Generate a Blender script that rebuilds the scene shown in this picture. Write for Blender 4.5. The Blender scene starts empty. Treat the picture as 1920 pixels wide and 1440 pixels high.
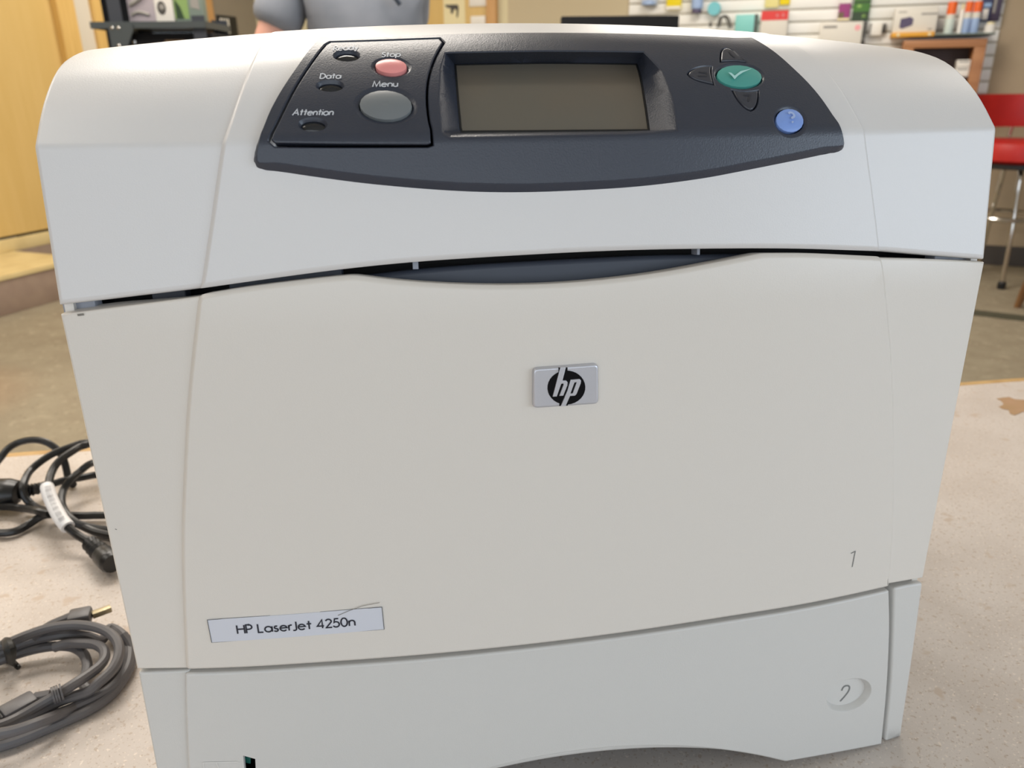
import bpy, bmesh, math, random
import numpy as np
from mathutils import Matrix, Vector
random.seed(4)
sc = bpy.context.scene
COL = sc.collection

# ------------------------------------------------------------------ camera, world, light, exposure
cam_d = bpy.data.cameras.new('camera')
cam = bpy.data.objects.new('camera', cam_d)
COL.objects.link(cam)
sc.camera = cam
cam_d.sensor_width = 36.0
cam_d.lens = 27.04
cam_d.clip_start = 0.01
_r, _u, _f = (0.9863, -0.1647, -0.0076), (0.067, 0.3585, 0.9311), (0.1507, 0.9189, -0.3647)
cam.matrix_world = Matrix(((_r[0], _u[0], -_f[0], -0.0774), (_r[1], _u[1], -_f[1], -0.3216),
                           (_r[2], _u[2], -_f[2], 0.3704), (0, 0, 0, 1)))
cam_d.dof.use_dof = True
cam_d.dof.focus_distance = 0.36
cam_d.dof.aperture_fstop = 14.0

w = bpy.data.worlds.new('daylight_sky')
sc.world = w
w.use_nodes = True
bg = w.node_tree.nodes['Background']
bg.inputs[0].default_value = (0.80, 0.90, 1.0, 1)
bg.inputs[1].default_value = 1.0

ROOM_A = math.radians(-30.7)
UX = Vector((math.cos(ROOM_A), math.sin(ROOM_A), 0))
VX = Vector((-math.sin(ROOM_A), math.cos(ROOM_A), 0))
FLOOR, CEIL = -0.76, 2.0


def rm(u, v, z=0.0):
    """room axes (u along the back wall, v away from the viewer) to world"""
    return UX * u + VX * v + Vector((0, 0, z))


def area(name, loc, target, sx, sy, power, color):
    d = bpy.data.lights.new(name, 'AREA')
    d.shape = 'RECTANGLE'
    d.size, d.size_y, d.energy, d.color = sx, sy, power, color
    o = bpy.data.objects.new(name, d)
    COL.objects.link(o)
    o.location = loc
    o.rotation_euler = (Vector(target) - Vector(loc)).to_track_quat('-Z', 'Y').to_euler()
    return o


WARM = (1.0, 0.93, 0.84)
p = rm(1.4, -2.8, 0.75)
area('storefront_daylight', p, p + VX * 3 + Vector((0, 0, -0.25)), 4.6, 1.9, 26, (0.88, 0.94, 1.0))
p = rm(4.05, -0.6, 0.80)
area('side_window_daylight', p, p - UX * 3 + Vector((0, 0, -0.25)), 2.6, 1.6, 52, (0.70, 0.84, 1.0))
for lx_, ly_, e in [(-0.40, 1.50, 40), (-0.75, 3.1, 30), (1.6, 3.2, 48), (-2.3, 2.2, 28), (-1.7, 0.2, 12), (-1.0, 5.0, 24), (2.6, 1.4, 10)]:
    p = Vector((lx_, ly_, CEIL - 0.06))
    area('ceiling_troffer_light', p, p - Vector((0, 0, 1)), 1.2, 0.6, e, WARM).rotation_euler = (0, 0, 0)

vs = sc.view_settings
vs.view_transform = 'Standard'
vs.look = 'None'
vs.gamma = 1.0
vs.use_curve_mapping = False
vs.exposure = 0.08

# ------------------------------------------------------------------ materials


def lin(c):
    return tuple((x / 12.92 if x <= 0.04045 else ((x + 0.055) / 1.055) ** 2.4) for x in (v / 255.0 for v in c)) + (1.0,)


def mat(name, c, rough=0.5, metal=0.0, bump=0.0, bscale=400.0, var=None, vscale=20.0, spec=0.5, detail=4.0, stretch=None, coat=0.0):
    """procedural principled material; c is an sRGB albedo, var a second colour mixed by noise"""
    m = bpy.data.materials.new(name)
    m.use_nodes = True
    nt = m.node_tree
    b = nt.nodes['Principled BSDF']
    b.inputs['Base Color'].default_value = lin(c)
    b.inputs['Roughness'].default_value = rough
    b.inputs['Metallic'].default_value = metal
    b.inputs['Specular IOR Level'].default_value = spec
    b.inputs['Coat Weight'].default_value = coat
    tc = nt.nodes.new('ShaderNodeTexCoord')
    src = tc.outputs['Object']
    if stretch:
        mp = nt.nodes.new('ShaderNodeMapping')
        mp.inputs['Scale'].default_value = stretch
        nt.links.new(src, mp.inputs[0])
        src = mp.outputs[0]
    if var:
        n = nt.nodes.new('ShaderNodeTexNoise')
        n.inputs['Scale'].default_value = vscale
        n.inputs['Detail'].default_value = detail
        r = nt.nodes.new('ShaderNodeValToRGB')
        r.color_ramp.elements[0].position = 0.36
        r.color_ramp.elements[1].position = 0.64
        r.color_ramp.elements[0].color = lin(c)
        r.color_ramp.elements[1].color = lin(var)
        nt.links.new(src, n.inputs['Vector'])
        nt.links.new(n.outputs['Fac'], r.inputs[0])
        nt.links.new(r.outputs[0], b.inputs['Base Color'])
    if bump:
        n2 = nt.nodes.new('ShaderNodeTexNoise')
        n2.inputs['Scale'].default_value = bscale
        n2.inputs['Detail'].default_value = 2.0
        bp = nt.nodes.new('ShaderNodeBump')
        bp.inputs['Strength'].default_value = bump
        bp.inputs['Distance'].default_value = 0.001
        nt.links.new(src, n2.inputs['Vector'])
        nt.links.new(n2.outputs['Fac'], bp.inputs['Height'])
        nt.links.new(bp.outputs[0], b.inputs['Normal'])
    return m


def speckle(m, dots):
    """adds small fixed flecks: (scale, threshold, colour) per layer"""
    nt = m.node_tree
    b = nt.nodes['Principled BSDF']
    tc = [n for n in nt.nodes if n.type == 'TEX_COORD'][0]
    for sc_, th, c in dots:
        n = nt.nodes.new('ShaderNodeTexNoise')
        n.inputs['Scale'].default_value = sc_
        n.inputs['Detail'].default_value = 3.0
        nt.links.new(tc.outputs['Object'], n.inputs['Vector'])
        r = nt.nodes.new('ShaderNodeValToRGB')
        r.color_ramp.elements[0].position = th
        r.color_ramp.elements[1].position = th + 0.06
        nt.links.new(n.outputs['Fac'], r.inputs[0])
        mx = nt.nodes.new('ShaderNodeMix')
        mx.data_type = 'RGBA'
        lk = b.inputs['Base Color'].links
        if lk:
            nt.links.new(lk[0].from_socket, mx.inputs[6])
        else:
            mx.inputs[6].default_value = b.inputs['Base Color'].default_value
        mx.inputs[7].default_value = lin(c)
        nt.links.new(r.outputs[0], mx.inputs[0])
        nt.links.new(mx.outputs[2], b.inputs['Base Color'])
    return m


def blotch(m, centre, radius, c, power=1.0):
    """a soft-edged round patch of another tone in the material at a place of its own"""
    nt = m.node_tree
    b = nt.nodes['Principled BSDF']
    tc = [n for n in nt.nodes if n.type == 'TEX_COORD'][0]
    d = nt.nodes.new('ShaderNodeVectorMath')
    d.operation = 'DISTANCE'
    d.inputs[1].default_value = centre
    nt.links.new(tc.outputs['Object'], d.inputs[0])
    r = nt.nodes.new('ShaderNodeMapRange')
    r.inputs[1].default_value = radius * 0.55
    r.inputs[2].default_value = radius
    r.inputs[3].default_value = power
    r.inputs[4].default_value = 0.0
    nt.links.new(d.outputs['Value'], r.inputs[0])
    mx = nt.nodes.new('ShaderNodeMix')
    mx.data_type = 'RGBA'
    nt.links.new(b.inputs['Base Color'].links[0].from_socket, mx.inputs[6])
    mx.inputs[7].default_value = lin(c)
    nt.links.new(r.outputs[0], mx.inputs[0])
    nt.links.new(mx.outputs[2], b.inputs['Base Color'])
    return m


M = {}
M['cover'] = mat('grey_white_plastic', (211, 208, 206), 0.36, bump=0.06, bscale=1500)
M['door'] = mat('cream_white_plastic', (214, 207, 198), 0.36, bump=0.05, bscale=1500)
M['tray'] = mat('pale_white_plastic', (201, 198, 193), 0.42, bump=0.08, bscale=1500)
M['panel'] = mat('charcoal_plastic', (50, 54, 65), 0.33, bump=0.11, bscale=1400)
M['scoop'] = mat('slate_plastic', (52, 57, 68), 0.45)
M['chassis'] = mat('black_chassis', (14, 14, 16), 0.6)
M['chassis2'] = mat('dark_grey_chassis', (52, 54, 62), 0.5)
M['bracket'] = mat('light_grey_bracket', (150, 152, 160), 0.5)
M['lcd'] = mat('display_glass', (106, 95, 82), 0.2, var=(100, 94, 84), vscale=12)
M['btn_grey'] = mat('grey_button', (112, 116, 118), 0.33)
M['btn_pink'] = mat('salmon_button', (230, 146, 142), 0.35)
M['btn_green'] = mat('green_button', (74, 150, 140), 0.35)
M['btn_blue'] = mat('blue_button', (122, 152, 214), 0.35)
M['btn_dark'] = mat('dark_button', (54, 56, 64), 0.3)
M['led'] = mat('indicator_lens', (34, 35, 38), 0.12)
M['ink_pale'] = mat('pale_print', (190, 193, 199), 0.5)
M['ink_check'] = mat('check_print', (165, 208, 205), 0.5)
M['ink_quest'] = mat('question_print', (160, 178, 214), 0.5)
M['ink_dark'] = mat('dark_print', (26, 30, 44), 0.5)
M['ink_line'] = mat('grey_hairline', (92, 92, 94), 0.5)
M['ink_icon'] = mat('faint_icon', (40, 42, 50), 0.5)
M['icon_highlight'] = mat('painted_highlight_line', (214, 211, 206), 0.4)  # whitish highlight on the embossed tray icon, painted as a lighter colour
M['emboss'] = mat('emboss_line', (118, 118, 116), 0.5)
M['plate'] = mat('label_paper', (203, 204, 211), 0.4)
M['badge'] = mat('brushed_badge', (196, 196, 202), 0.34, metal=0.55, bump=0.05, bscale=900)
M['badge_rim'] = mat('badge_rim', (70, 64, 66), 0.4, metal=0.5)
M['oval'] = mat('black_enamel', (5, 5, 9), 0.35, spec=0.15)
M['scuff'] = mat('scuff_mark', (120, 116, 108), 0.6)
M['green_flag'] = mat('green_flag', (30, 110, 100), 0.5)
M['counter'] = speckle(mat('speckled_laminate', (196, 186, 178), 0.42, var=(205, 196, 189), vscale=18, bump=0.05, bscale=300),
                       [(300, 0.60, (182, 166, 152)), (700, 0.64, (158, 142, 128)), (480, 0.62, (222, 211, 200)), (60, 0.64, (192, 176, 162))])
M['counter_edge'] = mat('worn_wood_edge', (196, 160, 104), 0.5, var=(170, 132, 80), vscale=30)
M['counter_base'] = mat('counter_base_panel', (150, 130, 108), 0.6)
M['stain'] = mat('worn_brown_patch', (158, 126, 88), 0.6, var=(168, 132, 100), vscale=30)
M['stain_edge'] = mat('worn_pale_patch', (200, 182, 150), 0.6)
M['black_rubber'] = mat('black_rubber', (24, 24, 25), 0.34)
M['grey_rubber'] = mat('grey_cable', (92, 90, 92), 0.45, bump=0.08, bscale=800)
M['tie'] = mat('black_tie', (20, 21, 20), 0.5)
M['usb_metal'] = mat('usb_metal', (168, 156, 128), 0.45, metal=0.8)
M['tag'] = mat('white_tag', (226, 226, 228), 0.45)
M['bar_ink'] = mat('bar_ink', (120, 120, 124), 0.5)
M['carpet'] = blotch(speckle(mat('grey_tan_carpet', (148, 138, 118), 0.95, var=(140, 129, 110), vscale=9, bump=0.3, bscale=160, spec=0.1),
                     [(26, 0.6, (158, 147, 126)), (70, 0.62, (126, 116, 98))]), (-1.95268, 2.73715, -0.76), 0.50, (150, 122, 96), 0.5)  # soft-edged browner round patch mixed into the carpet colour
M['mauve'] = mat('mauve_riser', (158, 138, 122), 0.8, var=(150, 130, 116), vscale=14)
M['vinyl'] = mat('pale_vinyl', (222, 202, 150), 0.4, var=(206, 184, 132), vscale=7)
M['yellow'] = mat('yellow_veneer', (216, 184, 118), 0.42, var=(211, 178, 110), vscale=3, stretch=(6, 6, 0.5))
M['trim'] = mat('yellow_trim', (222, 184, 112), 0.45, var=(210, 170, 98), vscale=4, stretch=(8, 8, 0.6))
M['trim_orange'] = mat('orange_trim', (206, 160, 104), 0.5, var=(196, 148, 92), vscale=4, stretch=(8, 8, 0.6))
M['wall_pale'] = mat('pale_wall', (214, 206, 190), 0.8)
M['wall_taupe'] = mat('taupe_wall', (150, 140, 124), 0.85)
M['wall_cream'] = mat('cream_wall', (218, 208, 172), 0.85)
M['wall_tan'] = mat('tan_wall', (178, 160, 134), 0.85, var=(172, 154, 128), vscale=3)
M['wall_beige'] = mat('beige_wall', (196, 182, 152), 0.85)
M['ceil'] = mat('ceiling_tile', (224, 222, 214), 0.9)
M['base'] = mat('dark_baseboard', (72, 66, 62), 0.6)
M['strip'] = mat('dark_floor_strip', (72, 70, 54), 0.7)
M['slat'] = mat('white_slat', (244, 243, 238), 0.45)
M['groove'] = mat('grey_groove', (186, 180, 164), 0.6)
M['steel'] = mat('dark_painted_steel', (74, 80, 82), 0.5, metal=0.2)
M['steel_post'] = mat('navy_painted_steel', (62, 66, 74), 0.5, metal=0.2)
M['chrome'] = mat('chrome', (215, 212, 208), 0.16, metal=1.0)
M['red'] = mat('red_vinyl', (186, 34, 30), 0.42, var=(176, 30, 28), vscale=12, bump=0.1, bscale=500)
M['black'] = mat('black_plastic', (26, 26, 28), 0.5)
M['blackm'] = mat('matt_black', (34, 34, 36), 0.85, spec=0.2)
M['brown_wood'] = mat('brown_wood', (128, 92, 56), 0.5, var=(108, 74, 44), vscale=5, stretch=(8, 8, 0.8))
M['cab_wood'] = mat('cabinet_wood', (178, 126, 84), 0.5, var=(164, 112, 72), vscale=5, stretch=(0.8, 8, 8))
M['cab_dark'] = mat('cabinet_inside', (92, 80, 80), 0.8)
M['skin'] = mat('skin', (214, 160, 140), 0.5)
M['shirt'] = mat('grey_knit', (134, 138, 146), 0.9, var=(143, 146, 154), vscale=12, bump=0.2, bscale=300, spec=0.2)
M['shirt_dark'] = mat('dark_placket', (66, 74, 86), 0.9)
M['denim'] = mat('dark_trousers', (52, 56, 72), 0.9)
M['hair'] = mat('brown_hair', (70, 52, 40), 0.7)
M['shoe'] = mat('black_shoe', (30, 28, 28), 0.5)
PAL = dict(white=(236, 232, 224), offwhite=(224, 219, 208), yellow=(240, 216, 20), paleyellow=(232, 222, 150), blue=(150, 178, 214), navy=(52, 58, 96),
           teal=(134, 208, 202), cyan=(120, 198, 208), red=(222, 60, 56), pink=(240, 168, 172), purple=(158, 66, 128), green=(76, 124, 54),
           darkgreen=(44, 66, 40), lime=(150, 190, 100), orange=(238, 104, 30), amber=(226, 164, 52), grey=(150, 146, 140), dark=(56, 52, 58), violet=(84, 74, 104),
           plum=(66, 54, 76), charcoal=(72, 70, 66), clearblue=(196, 206, 220), cream=(232, 220, 176), lilac=(182, 172, 178), fern=(132, 160, 96), sage=(128, 142, 132),
           mint=(214, 226, 218), skyb=(160, 184, 222), brown=(110, 90, 66))
for k_, c_ in PAL.items():
    M['p_' + k_] = mat('print_' + k_, c_, 0.45)

# ------------------------------------------------------------------ object helpers


def thing(name, label, cat, loc=(0, 0, 0), rz=0.0, group=None):
    o = bpy.data.objects.new(name, None)
    COL.objects.link(o)
    o.location = loc
    o.rotation_euler = (0, 0, rz)
    o['label'], o['category'] = label, cat
    if group:
        o['group'] = group
    o.empty_display_size = 0.05
    return o


def tag(o, label, cat, group=None):
    o['label'], o['category'] = label, cat
    if group:
        o['group'] = group
    return o


def root_of(o):
    while o.parent:
        o = o.parent
    return o


def obj(name, geo, m, parent=None, local=False, smooth=True, sharp=35, label=None, base=None, recalc=True):
    """one mesh object; vertices are world coordinates unless local, and are moved into the root's frame"""
    verts, faces = geo
    V = np.array(verts, dtype=float)
    if base is not None:
        V = V - np.array(base)
    if parent is not None and not local:
        r = root_of(parent)
        a = -r.rotation_euler[2]
        V = V - np.array(r.location)
        V = np.stack([V[:, 0] * math.cos(a) - V[:, 1] * math.sin(a), V[:, 0] * math.sin(a) + V[:, 1] * math.cos(a), V[:, 2]], 1)
    me = bpy.data.meshes.new(name)
    me.from_pydata([tuple(v) for v in V], [], faces)
    me.update()
    bm = bmesh.new()
    bm.from_mesh(me)
    if recalc:
        bmesh.ops.recalc_face_normals(bm, faces=bm.faces)
    bm.to_mesh(me)
    bm.free()
    if smooth:
        me.shade_smooth()
        me.set_sharp_from_angle(angle=math.radians(sharp))
    me.materials.append(m)
    o = bpy.data.objects.new(name, me)
    COL.objects.link(o)
    if parent is not None:
        o.parent = parent
    if base is not None:
        o.location = base
    if label:
        o['label'] = label
    return o


def struct(name, geo, m, base=None, rz=0.0, smooth=False):
    o = obj(name, geo, m, smooth=smooth)
    if base is not None:
        o.location = base
    o.rotation_euler = (0, 0, rz)
    o['kind'] = 'structure'
    return o


def join(*gs):
    V, F = [], []
    for v, f in gs:
        n = len(V)
        V += [tuple(x) for x in v]
        F += [tuple(i + n for i in q) for q in f]
    return V, F


def box(x0, x1, y0, y1, z0, z1, bev=0.0):
    bm = bmesh.new()
    vs_ = [bm.verts.new(c) for c in [(x0, y0, z0), (x1, y0, z0), (x1, y1, z0), (x0, y1, z0), (x0, y0, z1), (x1, y0, z1), (x1, y1, z1), (x0, y1, z1)]]
    for q in [(3, 2, 1, 0), (4, 5, 6, 7), (0, 1, 5, 4), (1, 2, 6, 5), (2, 3, 7, 6), (3, 0, 4, 7)]:
        bm.faces.new([vs_[i] for i in q])
    if bev:
        bmesh.ops.bevel(bm, geom=bm.edges[:] + bm.verts[:], offset=bev, segments=2, affect='EDGES', profile=0.5)
    bm.verts.index_update()
    g = ([tuple(v.co) for v in bm.verts], [tuple(v.index for v in f.verts) for f in bm.faces])
    bm.free()
    return g


def prism(poly, a0, a1, axis=0):
    """closed polygon extruded along an axis: axis 0 takes (y,z), 1 takes (x,z), 2 takes (x,y)"""
    def P(p, a):
        return (a, p[0], p[1]) if axis == 0 else ((p[0], a, p[1]) if axis == 1 else (p[0], p[1], a))
    n = len(poly)
    V = [P(p_, a0) for p_ in poly] + [P(p_, a1) for p_ in poly]
    F = [tuple(range(n - 1, -1, -1)), tuple(range(n, 2 * n))]
    F += [(i, (i + 1) % n, n + (i + 1) % n, n + i) for i in range(n)]
    return V, F


def lathe(prof, n=20, c=(0, 0, 0)):
    V, F = [], []
    for r, z in prof:
        for i in range(n):
            t = 2 * math.pi * i / n
            V.append((c[0] + r * math.cos(t), c[1] + r * math.sin(t), c[2] + z))
    for k in range(len(prof) - 1):
        for i in range(n):
            j = (i + 1) % n
            F.append((k * n + i, k * n + j, (k + 1) * n + j, (k + 1) * n + i))
    F.append(tuple(range(n - 1, -1, -1)))
    F.append(tuple(range((len(prof) - 1) * n, len(prof) * n)))
    return V, F


def smooth_path(pts, k=8):
    P = [np.array(p_, float) for p_ in pts]
    out = []
    n = len(P)
    for i in range(n - 1):
        p0 = P[i - 1] if i > 0 else 2 * P[0] - P[1]
        p3 = P[i + 2] if i + 2 < n else 2 * P[-1] - P[-2]
        p1, p2 = P[i], P[i + 1]
        t1 = max(np.linalg.norm(p1 - p0), 1e-9) ** 0.5
        t2 = t1 + max(np.linalg.norm(p2 - p1), 1e-9) ** 0.5
        t3 = t2 + max(np.linalg.norm(p3 - p2), 1e-9) ** 0.5
        for q in np.linspace(0, 1, k, endpoint=False):
            t = t1 + (t2 - t1) * q
            a1 = p0 * (t1 - t) / t1 + p1 * t / t1
            a2 = p1 * (t2 - t) / (t2 - t1) + p2 * (t - t1) / (t2 - t1)
            a3 = p2 * (t3 - t) / (t3 - t2) + p3 * (t - t2) / (t3 - t2)
            b1 = a1 * (t2 - t) / t2 + a2 * t / t2
            b2 = a2 * (t3 - t) / (t3 - t1) + a3 * (t - t1) / (t3 - t1)
            out.append(b1 * (t2 - t) / (t2 - t1) + b2 * (t - t1) / (t2 - t1))
    out.append(P[-1])
    return out


def tube(path, r, n=10, k=8, squash=None):
    """round tube along a smoothed path; r a number or one radius per input point"""
    pts = smooth_path(path, k) if k > 1 else [np.array(p_, float) for p_ in path]
    if isinstance(r, (list, tuple)):
        rr = np.interp(np.linspace(0, len(path) - 1, len(pts)), range(len(path)), r)
    else:
        rr = [r] * len(pts)
    V, F = [], []
    nrm = None
    for i, p_ in enumerate(pts):
        t = pts[min(i + 1, len(pts) - 1)] - pts[max(i - 1, 0)]
        t = t / (np.linalg.norm(t) + 1e-12)
        if nrm is None:
            a = np.array((0, 0, 1.0)) if abs(t[2]) < 0.9 else np.array((1.0, 0, 0))
            nrm = a - t * (a @ t)
        else:
            nrm = nrm - t * (nrm @ t)
        nrm = nrm / np.linalg.norm(nrm)
        b = np.cross(t, nrm)
        for j in range(n):
            q = 2 * math.pi * j / n
            V.append(tuple(p_ + rr[i] * (math.cos(q) * nrm * (squash or 1.0) + math.sin(q) * b)))
    for i in range(len(pts) - 1):
        for j in range(n):
            F.append((i * n + j, i * n + (j + 1) % n, (i + 1) * n + (j + 1) % n, (i + 1) * n + j))
    F.append(tuple(range(n - 1, -1, -1)))
    F.append(tuple(range((len(pts) - 1) * n, len(pts) * n)))
    return V, F


# ------------------------------------------------------------------ the printer's front surface
# x across, v along the front profile (v = height below the crease), d outward from the shell
PY = [(-0.0105, -0.02), (-0.01, 0), (-0.001, 0.107), (0.0045, 0.2885), (0.0145, 0.349)]
PU = [(0.0145, 0.349), (0.0268, 0.3605), (0.0381, 0.3688), (0.0515, 0.3762), (0.0672, 0.3814), (0.0925, 0.3856), (0.13, 0.3876), (0.17, 0.3865), (0.21, 0.3835)]
HW = 0.209


def _table():
    pts = list(PY)
    n = len(PU)
    for i in range(n - 1):
        p0 = np.array(PU[i - 1]) if i > 0 else 2 * np.array(PU[0]) - np.array(PU[1])
        p1, p2, p3 = np.array(PU[i]), np.array(PU[i + 1]), np.array(PU[min(i + 2, n - 1)])
        for t in np.linspace(0, 1, 9)[1:]:
            pts.append(tuple(0.5 * (2 * p1 + (-p0 + p2) * t + (2 * p0 - 5 * p1 + 4 * p2 - p3) * t * t + (-p0 + 3 * p1 - 3 * p2 + p3) * t ** 3)))
    pts = np.array(pts)
    v = [-0.02]
    for i in range(1, len(pts)):
        v.append(pts[i, 1] if i < len(PY) else v[-1] + float(np.hypot(*(pts[i] - pts[i - 1]))))
    vv = np.linspace(-0.02, v[-1], 1200)
    ty, tz_ = np.interp(vv, v, pts[:, 0]), np.interp(vv, v, pts[:, 1])
    wn = int(0.0016 / (vv[1] - vv[0]))
    ker = np.ones(2 * wn + 1) / (2 * wn + 1)
    f = lambda a: np.convolve(np.pad(a, wn, mode='reflect', reflect_type='odd'), ker, 'valid')
    return vv, f(ty), f(tz_)


VV, TY, TZ = _table()


def S0(x, v):
    q = 1 - (x / HW) ** 2
    return np.stack([x, np.interp(v, VV, TY) - 0.0165 * q, np.interp(v, VV, TZ) + 0.0106 * q * np.clip((v - 0.349) / 0.09, 0, 1)], -1)


def S(P):
    """(x, v, d) rows to world"""
    P = np.asarray(P, float)
    x, v, d = P[:, 0], P[:, 1], P[:, 2]
    e = 5e-4
    n = np.cross(S0(x + e, v) - S0(x - e, v), S0(x, v + e) - S0(x, v - e))
    n /= np.linalg.norm(n, axis=1)[:, None]
    return S0(x, v) + n * d[:, None]


def ccw(p):
    a = sum(p[i][0] * p[(i + 1) % len(p)][1] - p[(i + 1) % len(p)][0] * p[i][1] for i in range(len(p)))
    return list(p) if a > 0 else list(p)[::-1]


def off(poly, d):
    """polygon (ccw) offset: d > 0 grows it"""
    poly = ccw(poly)
    n = len(poly)
    out = []
    for i in range(n):
        p0, p1, p2 = np.array(poly[i - 1]), np.array(poly[i]), np.array(poly[(i + 1) % n])
        a, b = p1 - p0, p2 - p1
        a, b = a / (np.linalg.norm(a) + 1e-12), b / (np.linalg.norm(b) + 1e-12)
        na, nb = np.array((a[1], -a[0])), np.array((b[1], -b[0]))
        m_ = na + nb
        m_ = m_ / max(np.linalg.norm(m_), 1e-6)
        out.append(tuple(p1 + m_ * (d / max(m_ @ na, 0.55))))
    return out


def off_bottom(poly, d):
    """offset that is full on the lower edge and a third of that elsewhere"""
    full = off(poly, d)
    src = ccw(poly)
    n = len(src)
    ks = []
    for i in range(n):
        e = np.array(src[(i + 1) % n]) - np.array(src[i - 1])
        down = e[0] / (np.linalg.norm(e) + 1e-12)
        ks.append(0.28 + 0.72 * max(0.0, min(1.0, (down - 0.2) / 0.6)))
    ks = [sum(ks[(i + j) % n] for j in range(-4, 5)) / 9 for i in range(n)]
    return [(a_[0] + (b_[0] - a_[0]) * k, a_[1] + (b_[1] - a_[1]) * k) for a_, b_, k in zip(src, full, ks)]


def scaled(poly, k):
    cx, cy = sum(q[0] for q in poly) / len(poly), sum(q[1] for q in poly) / len(poly)
    return [(cx + (q[0] - cx) * k, cy + (q[1] - cy) * k) for q in ccw(poly)]


def outline(*segs, corner=0.0, step=0.004):
    """closed outline from segments that each run smoothly; corners only where segments meet, rounded by corner"""
    out = []
    ns = len(segs)
    for s in segs:
        pts = smooth_path([np.array(p_) for p_ in s], 10) if len(s) > 2 else [np.array(s[0]), np.array(s[1])]
        L = np.concatenate([[0], np.cumsum([np.linalg.norm(pts[i + 1] - pts[i]) for i in range(len(pts) - 1)])])
        c = min(corner, L[-1] * 0.35)
        m_ = max(2, int((L[-1] - 2 * c) / step) + 1)
        for t in np.linspace(c, L[-1] - c, m_ if c else m_ + 1)[: None if c else -1]:
            out.append((float(np.interp(t, L, [q[0] for q in pts])), float(np.interp(t, L, [q[1] for q in pts]))))
        if c:
            out.append(('c',) + tuple(pts[-1]))
    if corner:
        res = []
        n = len(out)
        for i, p_ in enumerate(out):
            if p_[0] == 'c':
                a, b, q = np.array(out[i - 1]), np.array(out[(i + 1) % n]), np.array(p_[1:], float)
                for t in (0.25, 0.5, 0.75):
                    res.append(tuple((1 - t) ** 2 * a + 2 * t * (1 - t) * q + t * t * b))
            else:
                res.append(p_)
        out = res
    return ccw(out)


def plate(name, poly, h, m, parent, r=0.001, thick=0.012, holes=(), rings=None, cuts=(0.012, 0.012), label=None, seg=3, taper=None):
    """a shell piece that follows the front surface, edges rounded by r; holes are lists of (polygon, depth) rings"""
    bm = bmesh.new()
    poly = ccw(poly)
    if rings is None:
        rings = [(0.0, h - thick)] + [(-r * (1 - math.cos(a)), h - r + r * math.sin(a)) for a in [math.pi / 2 * k / seg for k in range(seg + 1)]]

    def loop(pl, d):
        return [bm.verts.new((q[0], q[1], d)) for q in pl]

    def bridge(a, b):
        n = len(a)
        for i in range(n):
            bm.faces.new((a[i], a[(i + 1) % n], b[(i + 1) % n], b[i]))
    prev = None
    for o_, d in rings:
        if isinstance(o_, tuple):
            pl_ = off_bottom(poly, o_[1]) if o_[0] == 'b' else scaled(poly, o_[1])
        else:
            pl_ = off(poly, o_) if o_ else poly
        cur = loop(pl_, d)
        if prev:
            bridge(prev, cur)
        prev = cur
    if holes:
        edges = [bm.edges.get((prev[i], prev[(i + 1) % len(prev)])) for i in range(len(prev))]
        for hr in holes:
            first = loop(hr[0][0], hr[0][1])
            edges += [bm.edges.new((first[i], first[(i + 1) % len(first)])) for i in range(len(first))]
            hp = first
            for pl, d in hr[1:]:
                cur = loop(pl, d)
                bridge(hp, cur)
                hp = cur
        bmesh.ops.triangle_fill(bm, use_beauty=True, use_dissolve=False, edges=edges)
    else:
        bm.faces.new(prev)
    xs, vs_ = [q[0] for q in poly], [q[1] for q in poly]
    x0, x1, v0, v1 = min(xs), max(xs), min(vs_), max(vs_)
    planes = [((x, 0, 0), (1, 0, 0)) for x in np.arange(x0 + cuts[0], x1 - 1e-4, cuts[0])]
    vl = list(np.arange(v0 + cuts[1], v1 - 1e-4, cuts[1]))
    vl += [q for q in np.arange(0.3465, 0.3518, 0.0006) if v0 + 1e-3 < q < v1 - 1e-3]
    planes += [((0, v, 0), (0, 1, 0)) for v in vl]
    for co, no in planes:
        bmesh.ops.bisect_plane(bm, geom=bm.verts[:] + bm.edges[:] + bm.faces[:], plane_co=co, plane_no=no, dist=1e-7)
    bmesh.ops.recalc_face_normals(bm, faces=bm.faces)
    top_d = max(v.co.z for v in bm.verts)
    for f in bm.faces:
        if f.normal.z < -0.9 and all(abs(v.co.z - top_d) < 1e-6 for v in f.verts):
            f.normal_flip()
    bm.normal_update()
    bm.verts.index_update()
    P = np.array([tuple(v.co) for v in bm.verts])
    if taper:
        k = np.clip((P[:, 1] - taper[0]) / (taper[1] - taper[0]), 0, 1)
        P[:, 2] -= taper[2] * k * k * (3 - 2 * k)
    W = S(P)
    W[:, 2] = np.maximum(W[:, 2], 0.0008)
    F = [tuple(v.index for v in f.verts) for f in bm.faces]
    flat = [f.normal.z > 0.999 for f in bm.faces]
    bm.free()
    o = obj(name, (W, F), m, parent, label=label, recalc=False)
    # the outer skin takes the normals of the surface it follows
    me = o.data
    me.corner_normals
    cn = np.zeros((len(me.loops), 3))
    li = 0
    na = S(P + np.array((0, 0, 1e-3))) - W
    na /= np.linalg.norm(na, axis=1)[:, None]
    for pol in me.polygons:
        if flat[pol.index] and np.dot(pol.normal, na[pol.vertices[0]]) > 0.9:
            for l in pol.loop_indices:
                cn[l] = na[me.loops[l].vertex_index]
    me.normals_split_custom_set([tuple(c) for c in cn])
    return o


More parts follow.
